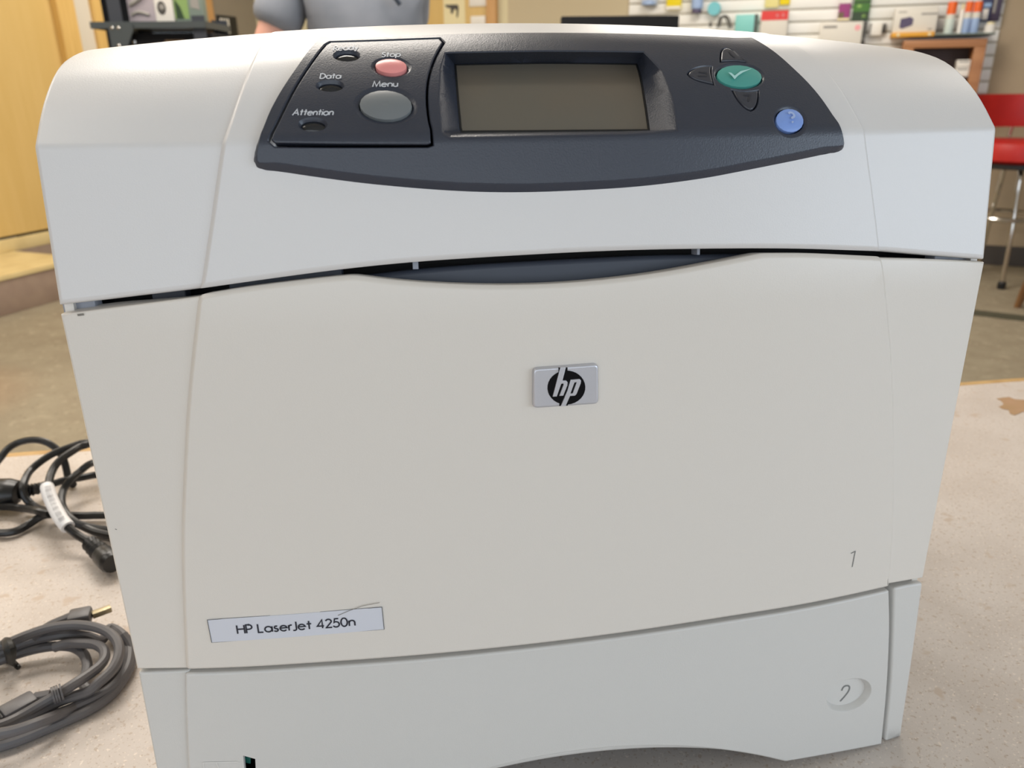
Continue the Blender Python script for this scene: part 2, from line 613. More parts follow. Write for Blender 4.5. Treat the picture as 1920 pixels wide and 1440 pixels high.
def ribbon(strokes, width, d, cap=True):
    """flat strokes on the front surface; strokes are lists of (x, v)"""
    P, F = [], []
    for s in strokes:
        s = [np.array(q, float) for q in s]
        n0 = len(P)
        for i, q in enumerate(s):
            a = s[i] - s[i - 1] if i > 0 else s[1] - s[0]
            b = s[i + 1] - s[i] if i < len(s) - 1 else a
            a, b = a / (np.linalg.norm(a) + 1e-12), b / (np.linalg.norm(b) + 1e-12)
            n = np.array((-a[1] - b[1], a[0] + b[0]))
            n = n / max(np.linalg.norm(n), 1e-6)
            k = width / 2 / max(n @ np.array((-a[1], a[0])), 0.5)
            P += [(*(q + n * k), d), (*(q - n * k), d)]
        for i in range(len(s) - 1):
            F.append((n0 + 2 * i, n0 + 2 * i + 1, n0 + 2 * i + 3, n0 + 2 * i + 2))
    return S(P), F


def arc(cx, cy, rx, ry, a0, a1, n=14):
    return [(cx + rx * math.cos(math.radians(a)), cy + ry * math.sin(math.radians(a))) for a in np.linspace(a0, a1, n)]


# a geometric stroke alphabet, cap height 1: glyph -> (advance, strokes)
X = 0.64
GLYPH = {
    ' ': (0.20, []),
    'H': (0.62, [[(0, 0), (0, 1)], [(0.62, 0), (0.62, 1)], [(0, 0.53), (0.62, 0.53)]]),
    'P': (0.48, [[(0, 0), (0, 1), (0.22, 1)] + arc(0.22, 0.73, 0.27, 0.27, 90, -90) + [(0, 0.46)]]),
    'L': (0.42, [[(0, 1), (0, 0), (0.42, 0)]]),
    'J': (0.20, [[(0.20, 1), (0.20, 0.2)] + arc(0.02, 0.16, 0.18, 0.2, 0, -130, 8)]),
    'R': (0.52, [[(0, 0), (0, 1), (0.2, 1)] + arc(0.2, 0.73, 0.26, 0.27, 90, -90) + [(0, 0.46)], [(0.2, 0.46), (0.52, 0)]]),
    'S': (0.46, [arc(0.24, 0.76, 0.2, 0.24, 30, 265, 10) + arc(0.23, 0.26, 0.22, 0.26, 90, -160, 12)]),
    'D': (0.66, [[(0, 0), (0, 1), (0.18, 1)] + arc(0.18, 0.5, 0.48, 0.5, 90, -90) + [(0, 0)]]),
    'M': (0.86, [[(0, 0), (0.12, 1), (0.43, 0.08), (0.74, 1), (0.86, 0)]]),
    'A': (0.76, [[(0, 0), (0.38, 1), (0.76, 0)], [(0.15, 0.36), (0.61, 0.36)]]),
    'a': (0.62, [arc(0.3, 0.32, 0.3, 0.32, 0, 360, 20), [(0.62, 0), (0.62, X)]]),
    'd': (0.62, [arc(0.3, 0.32, 0.3, 0.32, 0, 360, 20), [(0.62, 0), (0.62, 1.05)]]),
    'o': (0.62, [arc(0.31, 0.32, 0.31, 0.32, 0, 360, 20)]),
    'p': (0.62, [arc(0.32, 0.32, 0.3, 0.32, 0, 360, 20), [(0, -0.32), (0, X)]]),
    'e': (0.60, [[(0.02, 0.36), (0.59, 0.36)] + arc(0.3, 0.32, 0.29, 0.32, 8, 320, 18)]),
    's': (0.36, [arc(0.19, 0.48, 0.14, 0.16, 40, 265, 8) + arc(0.17, 0.17, 0.17, 0.17, 90, -160, 9)]),
    'r': (0.28, [[(0, 0), (0, X)], [(0, 0.38)] + arc(0.2, 0.42, 0.19, 0.22, 170, 65, 7)]),
    't': (0.36, [[(0.18, 0), (0.18, 0.98)], [(-0.02, X), (0.38, X)]]),
    'n': (0.48, [[(0, 0), (0, X)], [(0, 0.34)] + arc(0.24, 0.38, 0.24, 0.26, 180, 0, 10) + [(0.48, 0)]]),
    'u': (0.48, [[(0, X), (0, 0.26)] + arc(0.24, 0.26, 0.24, 0.26, 180, 360, 10) + [(0.48, X)], [(0.48, 0), (0.48, 0.3)]]),
    'i': (0.04, [[(0.02, 0), (0.02, X)], [(0.02, 0.84), (0.02, 0.95)]]),
    'y': (0.50, [[(0, X), (0.26, 0.08)], [(0.5, X), (0.14, -0.3)]]),
    '4': (0.58, [[(0.44, 0), (0.44, 1), (0, 0.26), (0.58, 0.26)]]),
    '2': (0.50, [arc(0.25, 0.75, 0.24, 0.25, 165, -30, 10) + [(0.02, 0.0), (0.52, 0.0)]]),
    '5': (0.50, [[(0.46, 1), (0.14, 1), (0.06, 0.56)] + arc(0.22, 0.32, 0.28, 0.32, 110, -150, 12)]),
    '0': (0.54, [arc(0.27, 0.5, 0.27, 0.5, 90, 450, 24)]),
}


def lettering(text, p0, p1, top, width, d, m, parent, name='lettering', space=0.15):
    """text from p0 to p1 (baseline ends, in x,v) with its cap line through top"""
    x, items = 0.0, []
    for ch in text:
        adv, st = GLYPH[ch]
        for s in st:
            items.append([(x + a, b) for a, b in s])
        x += adv + space
    x -= space
    p0, p1, top = np.array(p0), np.array(p1), np.array(top)
    ex, ey = (p1 - p0) / x, top - p0
    return obj(name, ribbon([[tuple(p0 + ex * a + ey * b) for a, b in s] for s in items], width, d), m, parent, smooth=False)


# ------------------------------------------------------------------ room shell (structure)
def room_box(name, u0, u1, v0, v1, z0, z1, m, bev=0.0):
    return struct(name, box(u0, u1, v0, v1, z0, z1, bev), m, rz=ROOM_A)


UL, VB, UR, VF = -4.4, 5.45, 4.2, -3.0
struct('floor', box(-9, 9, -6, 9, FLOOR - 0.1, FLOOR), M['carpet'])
room_box('ceiling', -6, UR + 0.2, VF - 0.2, VB + 0.2, CEIL, CEIL + 0.1, M['ceil'])
room_box('wall_back', -2.17, 0.99, VB, VB + 0.15, FLOOR, CEIL, M['wall_beige'])
room_box('wall_back_cream', UL, -2.17, VB, VB + 0.15, FLOOR, CEIL, M['wall_cream'])
room_box('wall_back_tan', 0.99, UR + 0.15, VB - 0.002, VB + 0.15, FLOOR, CEIL, M['wall_tan'])
room_box('wall_right', UR, UR + 0.15, 0.9, VB, FLOOR, CEIL, M['wall_tan'])
room_box('wall_right_sill', UR, UR + 0.15, -2.1, 0.9, FLOOR, -0.1, M['wall_tan'])
room_box('wall_right_header', UR, UR + 0.15, -2.1, 0.9, 1.7, CEIL, M['wall_tan'])
room_box('wall_right_front', UR, UR + 0.15, VF, -2.1, FLOOR, CEIL, M['wall_tan'])
room_box('trim_10', UR + 0.05, UR + 0.11, -0.65, -0.59, -0.1, 1.7, M['steel'])
room_box('baseboard_back', 0.2, UR, VB - 0.018, VB, FLOOR, FLOOR + 0.125, M['base'], 0.004)
# left wall: pale jamb, taupe wall beyond the dark doorway
room_box('wall_left_jamb', UL - 0.15, UL, 3.66, 3.80, FLOOR, CEIL, M['wall_pale'])
room_box('wall_left_front', UL - 0.15, UL, VF, 1.2, FLOOR, CEIL, M['wall_pale'])
room_box('wall_left_header', UL - 0.15, UL, 1.2, 3.66, 1.75, CEIL, M['wall_pale'])
room_box('wall_left', UL - 0.15, UL, 4.92, VB, FLOOR, CEIL, M['wall_taupe'])
room_box('wall_left_over_doorway', UL - 0.15, UL, 3.80, 4.92, 1.35, CEIL, M['wall_taupe'])
room_box('trim_1', UL - 0.10, UL + 0.03, 3.80, 3.87, FLOOR, 1.42, M['trim'], 0.004)
room_box('trim_2', UL - 0.10, UL + 0.03, 4.82, 4.92, FLOOR, 1.42, M['trim_orange'], 0.004)
room_box('trim_3', UL - 0.12, UL + 0.035, 3.53, 3.66, FLOOR, 1.80, M['trim'], 0.004)
room_box('wall_doorway_inside', UL - 0.9, UL - 0.8, 3.6, 5.1, FLOOR, 1.5, M['blackm'])
# front wall with the storefront opening behind the camera
room_box('wall_front_sill', UL, UR, VF - 0.15, VF, FLOOR, -0.25, M['wall_tan'])
room_box('wall_front_header', UL, UR, VF - 0.15, VF, 1.78, CEIL, M['wall_tan'])
room_box('wall_front_left', UL, -1.4, VF - 0.15, VF, -0.25, 1.78, M['wall_tan'])
for k in range(5):
    room_box('trim_%d' % (4 + k), -1.4 + 1.38 * k, -1.34 + 1.38 * k, VF - 0.10, VF - 0.04, -0.25, 1.78, M['steel'])
# raised platform on the left and the dark transition strip across the carpet on the right
pl = thing('platform_step', 'low platform with pale vinyl top and mauve brown riser below the yellow door', 'platform', rm(-4.1, 2.2, FLOOR), ROOM_A)
obj('riser', box(UL, -3.84, 1.22, 2.90, FLOOR, -0.575, 0.004), M['mauve'], pl, local=True).location = -Vector((-4.1, 2.2, FLOOR))
obj('tread', prism([(UL, 1.22), (-3.83, 1.22), (-3.83, 2.76), (-3.845, 2.84), (-3.89, 2.88), (-3.96, 2.9), (UL, 2.9)], -0.575, -0.553, 2), M['vinyl'], pl, local=True).location = -Vector((-4.1, 2.2, FLOOR))
obj('upstand', box(UL, UL + 0.02, 1.22, 3.53, -0.553, -0.478, 0.004), M['vinyl'], pl, local=True).location = -Vector((-4.1, 2.2, FLOOR))
obj('rear_step', box(UL, UL + 0.02, 2.9, 3.53, FLOOR, -0.553), M['mauve'], pl, local=True).location = -Vector((-4.1, 2.2, FLOOR))
dr = struct('door_1', box(UL - 0.06, UL - 0.015, 1.2, 3.53, -0.468, 1.75, 0.004), M['yellow'], rz=ROOM_A)
gp = obj('threshold_gap', box(UL - 0.06, UL - 0.02, 1.2, 3.53, -0.479, -0.4685), M['black'], dr, local=True)
hn = obj('door_handle', join(lathe([(0.026, 0), (0.026, 0.008), (0.012, 0.012), (0.012, 0.05)], 16), box(-0.01, 0.11, -0.01, 0.01, 0.042, 0.06, 0.004)), M['chrome'], dr, local=True)
hn.rotation_euler = (0, math.pi / 2, 0)
hn.location = (UL - 0.015, 1.32, 0.55)
a, b = Vector((2.92844, 3.06809, -0.76)), Vector((3.0812, 2.94027, -0.76))
dd = (b - a).normalized()
nn = Vector((-dd.y, dd.x, 0)) * 0.05
a, b = a - dd * 1.6, b + dd * 1.4
struct('trim_9', prism([tuple((a - nn)[:2]), tuple((b - nn)[:2]), tuple((b + nn)[:2]), tuple((a + nn)[:2])], FLOOR, FLOOR + 0.006, 2), M['strip'])

# ------------------------------------------------------------------ counter under the printer
ct = thing('service_counter', 'long speckled beige laminate counter under the printer with worn wooden edge', 'counter', (0, 0, FLOOR))
TOPX0, TOPX1, TOPY0, TOPY1 = -1.15, 1.25, -0.62, 0.500
obj('countertop', box(TOPX0, TOPX1, TOPY0, TOPY1, -0.035, 0.0, 0.0015), M['counter'], ct)
obj('edge_band', join(box(TOPX0, TOPX1, TOPY1, TOPY1 + 0.012, -0.036, -0.0005, 0.002), box(TOPX0, TOPX1, TOPY0 - 0.012, TOPY0, -0.036, -0.0005, 0.002)),
    M['counter_edge'], ct, label='worn wooden edge band')
obj('base_panel', box(TOPX0 + 0.08, TOPX1 - 0.08, TOPY0 + 0.08, TOPY1 - 0.08, FLOOR, -0.035, 0.003), M['counter_base'], ct)
st = [(0.6596, 0.4508, 0.0), (0.6693, 0.4525, 0.0), (0.6783, 0.4526, 0.0), (0.6795, 0.4453, 0.0), (0.6853, 0.4425, 0.0), (0.6949, 0.4389, 0.0), (0.6631, 0.403, 0.0), (0.6606, 0.41, 0.0), (0.6532, 0.4065, 0.0), (0.6423, 0.4021, 0.0), (0.641, 0.4071, 0.0), (0.6475, 0.4173, 0.0), (0.643, 0.4214, 0.0), (0.6435, 0.428, 0.0), (0.6516, 0.4315, 0.0), (0.6572, 0.4373, 0.0), (0.6603, 0.4454, 0.0)]
obj('worn_patch', prism([q[:2] for q in st], 0.0, 0.0006, 2), M['stain'], ct, label='brown worn patch in the laminate', smooth=False)

# ------------------------------------------------------------------ printer
PR = thing('laser_printer', 'large off-white laser printer with a charcoal control panel standing on the speckled counter', 'printer', (0, 0.2, 0))
prof = [(float(np.interp(v, VV, TY)), float(np.interp(v, VV, TZ))) for v in np.concatenate([np.linspace(0.0, 0.345, 16), np.linspace(0.349, 0.47, 16)])]


def side_poly(inset):
    f = [(y + inset, z - inset * (0.25 if z < 0.34 else 1.0)) for y, z in prof if y < 0.15]
    f = [(y, max(z, 0.003)) for y, z in f]
    return [(0.43, 0.003)] + f + [(0.43, 0.372 - inset)]


for s in (-1, 1):
    obj('side_wall', prism(side_poly(0.004), s * 0.2085, s * 0.2050, 0), M['door'], PR, smooth=False)
obj('chassis', prism(side_poly(0.024), -0.2048, 0.2048, 0), M['chassis'], PR, smooth=False, label='black inner chassis seen through the gaps')
obj('rear_cover', join(box(-0.205, -0.15, 0.14, 0.428, 0.34, 0.380, 0.004), box(0.15, 0.205, 0.14, 0.428, 0.34, 0.380, 0.004),
                       prism([(0.14, 0.33), (0.14, 0.352), (0.36, 0.376), (0.428, 0.376), (0.428, 0.33)], -0.15, 0.15, 0)), M['cover'], PR)

# control panel
HP = 0.0042
e1 = [(-0.09955, 0.40869), (-0.10208, 0.40093), (-0.10885, 0.3843), (-0.11555, 0.36977), (-0.11945, 0.36077), (-0.1225, 0.35202), (-0.12518, 0.34704)]
e2 = [(-0.12671, 0.34422), (-0.12664, 0.34181), (-0.12566, 0.33953), (-0.12333, 0.33799)]
e3 = [(-0.11993, 0.3371), (-0.10066, 0.33394), (-0.08054, 0.33109), (-0.04964, 0.32795), (-0.02493, 0.3267), (0.0031, 0.32674), (0.02952, 0.32761), (0.05683, 0.32992), (0.07369, 0.33218), (0.10867, 0.33726), (0.11832, 0.33886)]
e4 = [(0.12098, 0.33951), (0.12337, 0.34072), (0.12466, 0.34272), (0.12466, 0.34552)]
e5 = [(0.12315, 0.34737), (0.12017, 0.35302), (0.11707, 0.36228), (0.11386, 0.37056), (0.10928, 0.38112), (0.10494, 0.39188), (0.10078, 0.40187), (0.09838, 0.40784)]
e6 = [(0.088, 0.4066), (0.06635, 0.40741), (0.04294, 0.40808), (-0.00625, 0.40841), (-0.04174, 0.40754), (-0.0671, 0.40607), (-0.08969, 0.40506)]
pan = outline(e1 + [e2[1]] + [e2[2]], [e2[2], e3[0]] if False else [e2[2], e2[3], e3[0]], e3, [e3[-1], e4[0], e4[1], e4[2], e5[0]], e5, [e5[-1], e6[0]], e6, [e6[-1], e1[0]], step=0.003)
# upper cover, its bottom edge an arch
seam = [(-0.21, 0.28822), (-0.17873, 0.29145), (-0.15214, 0.29416), (-0.12337, 0.29754), (-0.09558, 0.30041), (-0.06538, 0.30248), (-0.01676, 0.30378), (0.01773, 0.30392), (0.05374, 0.30308), (0.09973, 0.30087), (0.14701, 0.29697), (0.17725, 0.29308), (0.20745, 0.28895)]
vt = 0.462
seam[0] = (-HW, seam[0][1])
seam[-1] = (HW, seam[-1][1])
cov = outline(seam, [(HW, seam[-1][1]), (HW, vt)], [(HW, vt), (-HW, vt)], [(-HW, vt), (-HW, seam[0][1])], step=0.006)
cutout = off(pan, -0.007)
TC = plate('top_cover', cov, 0.0, M['cover'], PR, r=0.0022, thick=0.014, holes=[[(cutout, 0.0), (cutout, -0.009)]])
plate('panel_backing', off(pan, -0.0065), -0.0105, M['chassis'], PR, r=0.0002, thick=0.001)
lc = [(-0.1518, 0.2942), (-0.1462, 0.3151), (-0.1380, 0.3465), (-0.1325, 0.3675), (-0.1280, 0.3920), (-0.1252, 0.4200), (-0.1238, 0.4450)]
rc = [(0.1238, 0.4450), (0.1252, 0.4200), (0.1280, 0.3920), (0.1318, 0.3660), (0.1353, 0.3470), (0.1414, 0.3210), (0.1467, 0.2970)]
tl, tr = (lc[-1][0] + 0.016, vt - 0.004), (rc[0][0] - 0.016, vt - 0.004)
mid = [q for q in seam if lc[0][0] < q[0] < rc[-1][0]]
cen = outline([lc[0]] + mid + [rc[-1]], rc[::-1], [rc[0], (rc[0][0] - 0.0015, rc[0][1] + 0.006), (rc[0][0] - 0.006, rc[0][1] + 0.010), tr], [tr, tl], [tl, (lc[-1][0] + 0.006, lc[-1][1] + 0.010), (lc[-1][0] + 0.0015, lc[-1][1] + 0.006), lc[-1]], lc[::-1], step=0.006)
plate('raised_centre', cen, 0.0017, M['cover'], PR, rings=[(0, 0.0017 - 0.011), (0, 0.0017 - 0.0017), (-0.0002, 0.0017 - 0.0014), (-0.0014, 0.0017 - 0.0003), (-0.0019, 0.0017 - 0.00005), (-0.0023, 0.0017)], holes=[[(cutout, 0.0017), (cutout, -0.002)]], label='raised middle of the top cover', taper=(0.365, 0.425, 0.0013))

pad_t = [(-0.09409, 0.4007), (-0.0739, 0.40079), (-0.04848, 0.40166)]
pad_r = [(-0.04725, 0.39856), (-0.05271, 0.38552), (-0.05609, 0.37391), (-0.05735, 0.36398), (-0.05722, 0.35418), (-0.05645, 0.34864), (-0.05683, 0.34767)]
pad_b = [(-0.05815, 0.34729), (-0.08785, 0.3477), (-0.11621, 0.34819)]
pad_l = [(-0.11761, 0.34903), (-0.11638, 0.35156), (-0.1082, 0.37068), (-0.10022, 0.38849), (-0.09587, 0.39862)]
pad = outline(pad_t, [pad_t[-1], pad_r[0]], pad_r, [pad_r[-1], pad_b[0]], pad_b, [pad_b[-1], pad_l[0]], pad_l, [pad_l[-1], pad_t[0]], step=0.004)
so = [(-0.04683, 0.39049), (-0.00463, 0.39108), (0.03937, 0.39066), (0.0443, 0.37852), (0.04545, 0.36393), (0.04423, 0.34981), (0.02503, 0.34892), (-0.01093, 0.34898), (-0.04953, 0.34888), (-0.05222, 0.35002), (-0.05203, 0.3642), (-0.04977, 0.3806)]
si = [(-0.0426, 0.39609), (-0.00263, 0.39671), (0.03985, 0.39581), (0.03903, 0.38446), (0.03752, 0.37094), (0.03628, 0.35512), (0.01935, 0.35531), (-0.01099, 0.35564), (-0.04384, 0.35603), (-0.0441, 0.35819), (-0.04383, 0.37063), (-0.04322, 0.38449)]


def dens(pl, k):
    return [tuple(np.array(pl[i]) * (1 - t) + np.array(pl[(i + 1) % len(pl)]) * t) for i in range(len(pl)) for t in np.linspace(0, 1, k, endpoint=False)]


so, si = dens(so, 4), dens(si, 4)
a1 = sum(so[i][0] * so[(i + 1) % len(so)][1] - so[(i + 1) % len(so)][0] * so[i][1] for i in range(len(so)))
if a1 < 0:
    so, si = so[::-1], si[::-1]
hole_pad = [(off(pad, 0.0013), HP), (off(pad, 0.0009), HP - 0.0005), (off(pad, 0.0008), -0.002)]
mix_ = lambda t: [tuple(np.array(a_) * (1 - t) + np.array(b_) * t) for a_, b_ in zip(so, si)]
hole_scr = [(off(so, 0.0006), HP), (mix_(0.02), HP - 0.0004), (si, -0.0045), (si, -0.009)]

ok_c = [(0.09017, 0.37495), (0.09048, 0.37702), (0.08975, 0.37904), (0.08802, 0.38079), (0.08546, 0.38204), (0.08232, 0.38266), (0.07891, 0.38257), (0.07558, 0.38179), (0.07268, 0.38043), (0.0705, 0.37865), (0.06924, 0.37665), (0.06902, 0.37465), (0.06986, 0.37282), (0.07165, 0.3713), (0.07422, 0.37022), (0.07731, 0.36967), (0.08063, 0.36969), (0.08385, 0.3703), (0.08669, 0.37144), (0.08886, 0.37303)]
hp_c = [(0.10255, 0.35099), (0.10314, 0.35281), (0.10308, 0.35463), (0.10237, 0.35624), (0.10108, 0.35748), (0.09934, 0.35823), (0.09733, 0.35842), (0.09524, 0.35803), (0.09329, 0.35712), (0.09167, 0.35576), (0.09054, 0.3541), (0.08999, 0.35228), (0.09007, 0.35061), (0.09086, 0.3497), (0.0923, 0.34903), (0.09413, 0.34861), (0.09615, 0.34849), (0.09814, 0.34868), (0.09993, 0.34917), (0.10141, 0.34989)]
up_c = outline([(0.07383, 0.38482), (0.07513, 0.3886), (0.07727, 0.39272), (0.07969, 0.39438), (0.08169, 0.39337), (0.08326, 0.38882), (0.08576, 0.38457)], [(0.08576, 0.38457), (0.08253, 0.38516), (0.07842, 0.38524), (0.07383, 0.38482)], step=0.0015)
lf_c = outline([(0.06587, 0.37114), (0.063, 0.37194), (0.0582, 0.37382), (0.05591, 0.37638), (0.05995, 0.37977), (0.06584, 0.38137), (0.06778, 0.38116)], [(0.06778, 0.38116), (0.06649, 0.37773), (0.06597, 0.37418), (0.06587, 0.37114)], step=0.0015)
dn_c = outline([(0.07393, 0.36768), (0.07492, 0.36321), (0.07702, 0.35948), (0.07944, 0.3579), (0.08224, 0.35983), (0.08434, 0.36375), (0.08547, 0.36726)], [(0.08547, 0.36726), (0.08167, 0.36676), (0.0777, 0.3669), (0.07393, 0.36768)], step=0.0015)


def dimple(pl, k=1.0):
    return [(off(pl, 0.0016 * k), HP), (off(pl, 0.0008 * k), HP - 0.0005), (off(pl, 0.0004), HP - 0.0009), (off(pl, 0.0003), -0.001)]


CP = plate('control_panel', pan, HP, M['panel'], PR, rings=[(0, -0.002), (0, 0.0), (('b', -0.0046), HP - 0.0003), (('b', -0.0054), HP)], holes=[hole_pad, hole_scr, dimple(ok_c), dimple(hp_c)] + [
    [(off(q, 0.0008), HP), (off(q, 0.0004), HP - 0.0005), (off(q, 0.0004), -0.001)] for q in (up_c, lf_c, dn_c)], cuts=(0.006, 0.006))
plate('display', off(si, 0.001), -0.0046, M['lcd'], CP, r=0.0002, thick=0.003, label='grey-brown blank display glass')
plate('display_frame', off(si, 0.0002), -0.0042, M['chassis'], CP, r=0.0002, thick=0.004, holes=[[(off(si, -0.0007), -0.0042), (off(si, -0.0007), -0.0052)]])


def dome(name, pl, h, bulge, m, parent, label=None):
    R = 0.5 * min(max(q[0] for q in pl) - min(q[0] for q in pl), max(q[1] for q in pl) - min(q[1] for q in pl))
    rg = [(0, -0.003), (0, h - 0.0004), (('s', 0.985), h)] + [(('s', 1 - t), h + bulge * (1 - (1 - t) ** 2)) for t in (0.15, 0.35, 0.6, 0.85)]
    return plate(name, pl, h, m, parent, rings=rg, cuts=(0.02, 0.02), label=label)


okb = dome('ok_button', ok_c, HP - 0.0002, 0.0009, M['btn_green'], PR, 'green oval button with check mark')
ck = [(0.07386, 0.37626), (0.07524, 0.37606), (0.07624, 0.37437), (0.0799, 0.37704), (0.08607, 0.37882), (0.08082, 0.37632), (0.07785, 0.37438), (0.07559, 0.37233), (0.07486, 0.37437)]
bmv = S([(q[0], q[1], HP + 0.0013) for q in ck])
obj('check_mark', (bmv, [(0, 1, 2, 8), (8, 2, 6, 7), (2, 3, 5, 6), (3, 4, 5)]), M['ink_check'], okb, smooth=False)
hb = dome('help_button', hp_c, HP - 0.0002, 0.0009, M['btn_blue'], PR, 'blue round button with question mark')
qs = [(0.09574, 0.35481), (0.09661, 0.3554), (0.09759, 0.35514), (0.09817, 0.35415), (0.09778, 0.35318), (0.09692, 0.35283), (0.09669, 0.35223)]
qd = [(0.09634, 0.35104), (0.09659, 0.3505)]
obj('question_mark', ribbon([smooth_path(qs, 4), qd], 0.0010, HP + 0.0013), M['ink_quest'], hb, smooth=False)
for nm, pl, ic in (('up_button', up_c, [(0.07991, 0.39156), (0.08011, 0.38887), (0.08103, 0.38702)]), ('back_button', lf_c, [(0.06077, 0.37746), (0.06417, 0.37712), (0.0643, 0.37605), (0.06359, 0.3752), (0.05993, 0.37519)]),
                   ('down_button', dn_c, [(0.07789, 0.36497), (0.081, 0.36483), (0.07921, 0.3618)])):
    bt = plate(nm, pl, HP + 0.0003, M['btn_dark'], PR, r=0.0007, thick=0.005, cuts=(0.02, 0.02))
    obj('arrow_icon', ribbon([ic], 0.0008, HP + 0.00045), M['ink_icon'], bt, smooth=False)

# button pad on the left of the panel
stop_c = [(-0.06355, 0.38166), (-0.06373, 0.38302), (-0.06453, 0.38431), (-0.06585, 0.38541), (-0.06757, 0.3862), (-0.06953, 0.38658), (-0.07152, 0.38653), (-0.07334, 0.38604), (-0.07482, 0.38516), (-0.07581, 0.384), (-0.07622, 0.38267), (-0.076, 0.38131), (-0.0752, 0.38005), (-0.07388, 0.37901), (-0.07217, 0.37829), (-0.07024, 0.37794), (-0.06828, 0.378), (-0.06647, 0.37845), (-0.06499, 0.37926), (-0.06398, 0.38036)]
menu_c = [(-0.06295, 0.36146), (-0.0632, 0.36356), (-0.06444, 0.36557), (-0.06655, 0.36731), (-0.06933, 0.36857), (-0.0725, 0.3692), (-0.07574, 0.36912), (-0.07872, 0.36835), (-0.08114, 0.36697), (-0.08278, 0.36515), (-0.08348, 0.3631), (-0.08317, 0.36099), (-0.0819, 0.35903), (-0.0798, 0.3574), (-0.07706, 0.35624), (-0.07396, 0.35568), (-0.07077, 0.35575), (-0.06782, 0.35646), (-0.06538, 0.35774), (-0.0637, 0.35946)]
l1 = [(-0.08279, 0.38979), (-0.083, 0.39075), (-0.08366, 0.39167), (-0.0847, 0.39242), (-0.08603, 0.39295), (-0.08751, 0.39318), (-0.089, 0.39309), (-0.09034, 0.39268), (-0.0914, 0.39201), (-0.09209, 0.39114), (-0.09233, 0.39019), (-0.09211, 0.38923), (-0.09145, 0.38836), (-0.09041, 0.38766), (-0.08909, 0.38719), (-0.08763, 0.38699), (-0.08616, 0.38708), (-0.08483, 0.38745), (-0.08375, 0.38806), (-0.08305, 0.38886)]
l2 = [(-0.08992, 0.3722), (-0.09013, 0.37287), (-0.09078, 0.37349), (-0.09181, 0.37401), (-0.09312, 0.37436), (-0.09458, 0.37451), (-0.09604, 0.37444), (-0.09737, 0.37416), (-0.09842, 0.3737), (-0.09909, 0.37311), (-0.09933, 0.37244), (-0.09911, 0.37177), (-0.09846, 0.37116), (-0.09743, 0.37066), (-0.09613, 0.37033), (-0.09468, 0.37019), (-0.09323, 0.37026), (-0.09191, 0.37053), (-0.09086, 0.37097), (-0.09017, 0.37154)]
l3 = [(-0.09714, 0.35408), (-0.09734, 0.35479), (-0.09799, 0.35544), (-0.09901, 0.35596), (-0.10031, 0.35631), (-0.10175, 0.35645), (-0.1032, 0.35636), (-0.10451, 0.35606), (-0.10556, 0.35557), (-0.10624, 0.35494), (-0.10648, 0.35423), (-0.10627, 0.35352), (-0.10562, 0.35287), (-0.10461, 0.35234), (-0.10332, 0.35199), (-0.10188, 0.35185), (-0.10044, 0.35194), (-0.09913, 0.35225), (-0.09808, 0.35274), (-0.09739, 0.35337)]
BP = plate('button_pad', pad, HP, M['panel'], PR, r=0.0005, thick=0.0055, cuts=(0.008, 0.008), holes=[dimple(stop_c, 1.2), dimple(menu_c, 1.5)] + [
    [(off(q, 0.0010), HP), (off(q, 0.0005), HP - 0.0005), (q, HP - 0.0012), (q, -0.001)] for q in (l1, l2, l3)], label='dark button pad with printed words')
dome('stop_button', stop_c, HP + 0.0004, 0.0012, M['btn_pink'], BP, 'salmon pink oval button')
dome('menu_button', menu_c, HP + 0.0002, 0.0010, M['btn_grey'], BP, 'large grey oval button')
for q in (l1, l2, l3):
    dome('indicator_light', off(q, 0.0001), HP - 0.0016, 0.0010, M['led'], BP)
for word, b0, b1, t0 in (
        ('Ready', (-0.09292, 0.39338), (-0.08297, 0.39378), (-0.09256, 0.39703)),
        ('Stop', (-0.07335, 0.38829), (-0.06578, 0.38834), (-0.07297, 0.39129)),
        ('Data', (-0.09851, 0.37606), (-0.09041, 0.37591), (-0.09808, 0.37883)),
        ('Menu', (-0.07787, 0.37119), (-0.06809, 0.37112), (-0.07744, 0.37394)),
        ('Attention', (-0.10939, 0.35839), (-0.09402, 0.35817), (-0.10869, 0.36101))):
    lettering(word, b0, b1, t0, 0.00052, HP + 0.00015, M['ink_pale'], BP)

# front door with its finger scoop, side strips, paper tray
d_top = [(-0.15285, 0.29174), (-0.13604, 0.29413), (-0.11268, 0.29651), (-0.09564, 0.29784), (-0.09052, 0.29801)]
d_sc = [(-0.09052, 0.29801), (-0.07869, 0.29616), (-0.06154, 0.29408), (-0.03526, 0.2921), (-0.00823, 0.29149), (0.01492, 0.29218), (0.03871, 0.2939), (0.0657, 0.29701), (0.08596, 0.29958)]
d_t2 = [(0.08596, 0.29958), (0.10974, 0.29827), (0.14763, 0.29458)]
d_r = [(0.14763, 0.29458), (0.15587, 0.26678), (0.16387, 0.23653), (0.17483, 0.18286), (0.18174, 0.14052), (0.18511, 0.10917)]
d_b = [(0.18511, 0.10917), (0.13437, 0.10914), (0.08109, 0.1101), (0.03158, 0.11001), (-0.01801, 0.10978), (-0.07075, 0.10959), (-0.12193, 0.10928), (-0.15478, 0.10875), (-0.18571, 0.10859)]
d_l = [(-0.18571, 0.10859), (-0.18085, 0.14997), (-0.17614, 0.18361), (-0.17036, 0.21514), (-0.16334, 0.24957), (-0.15285, 0.29174)]
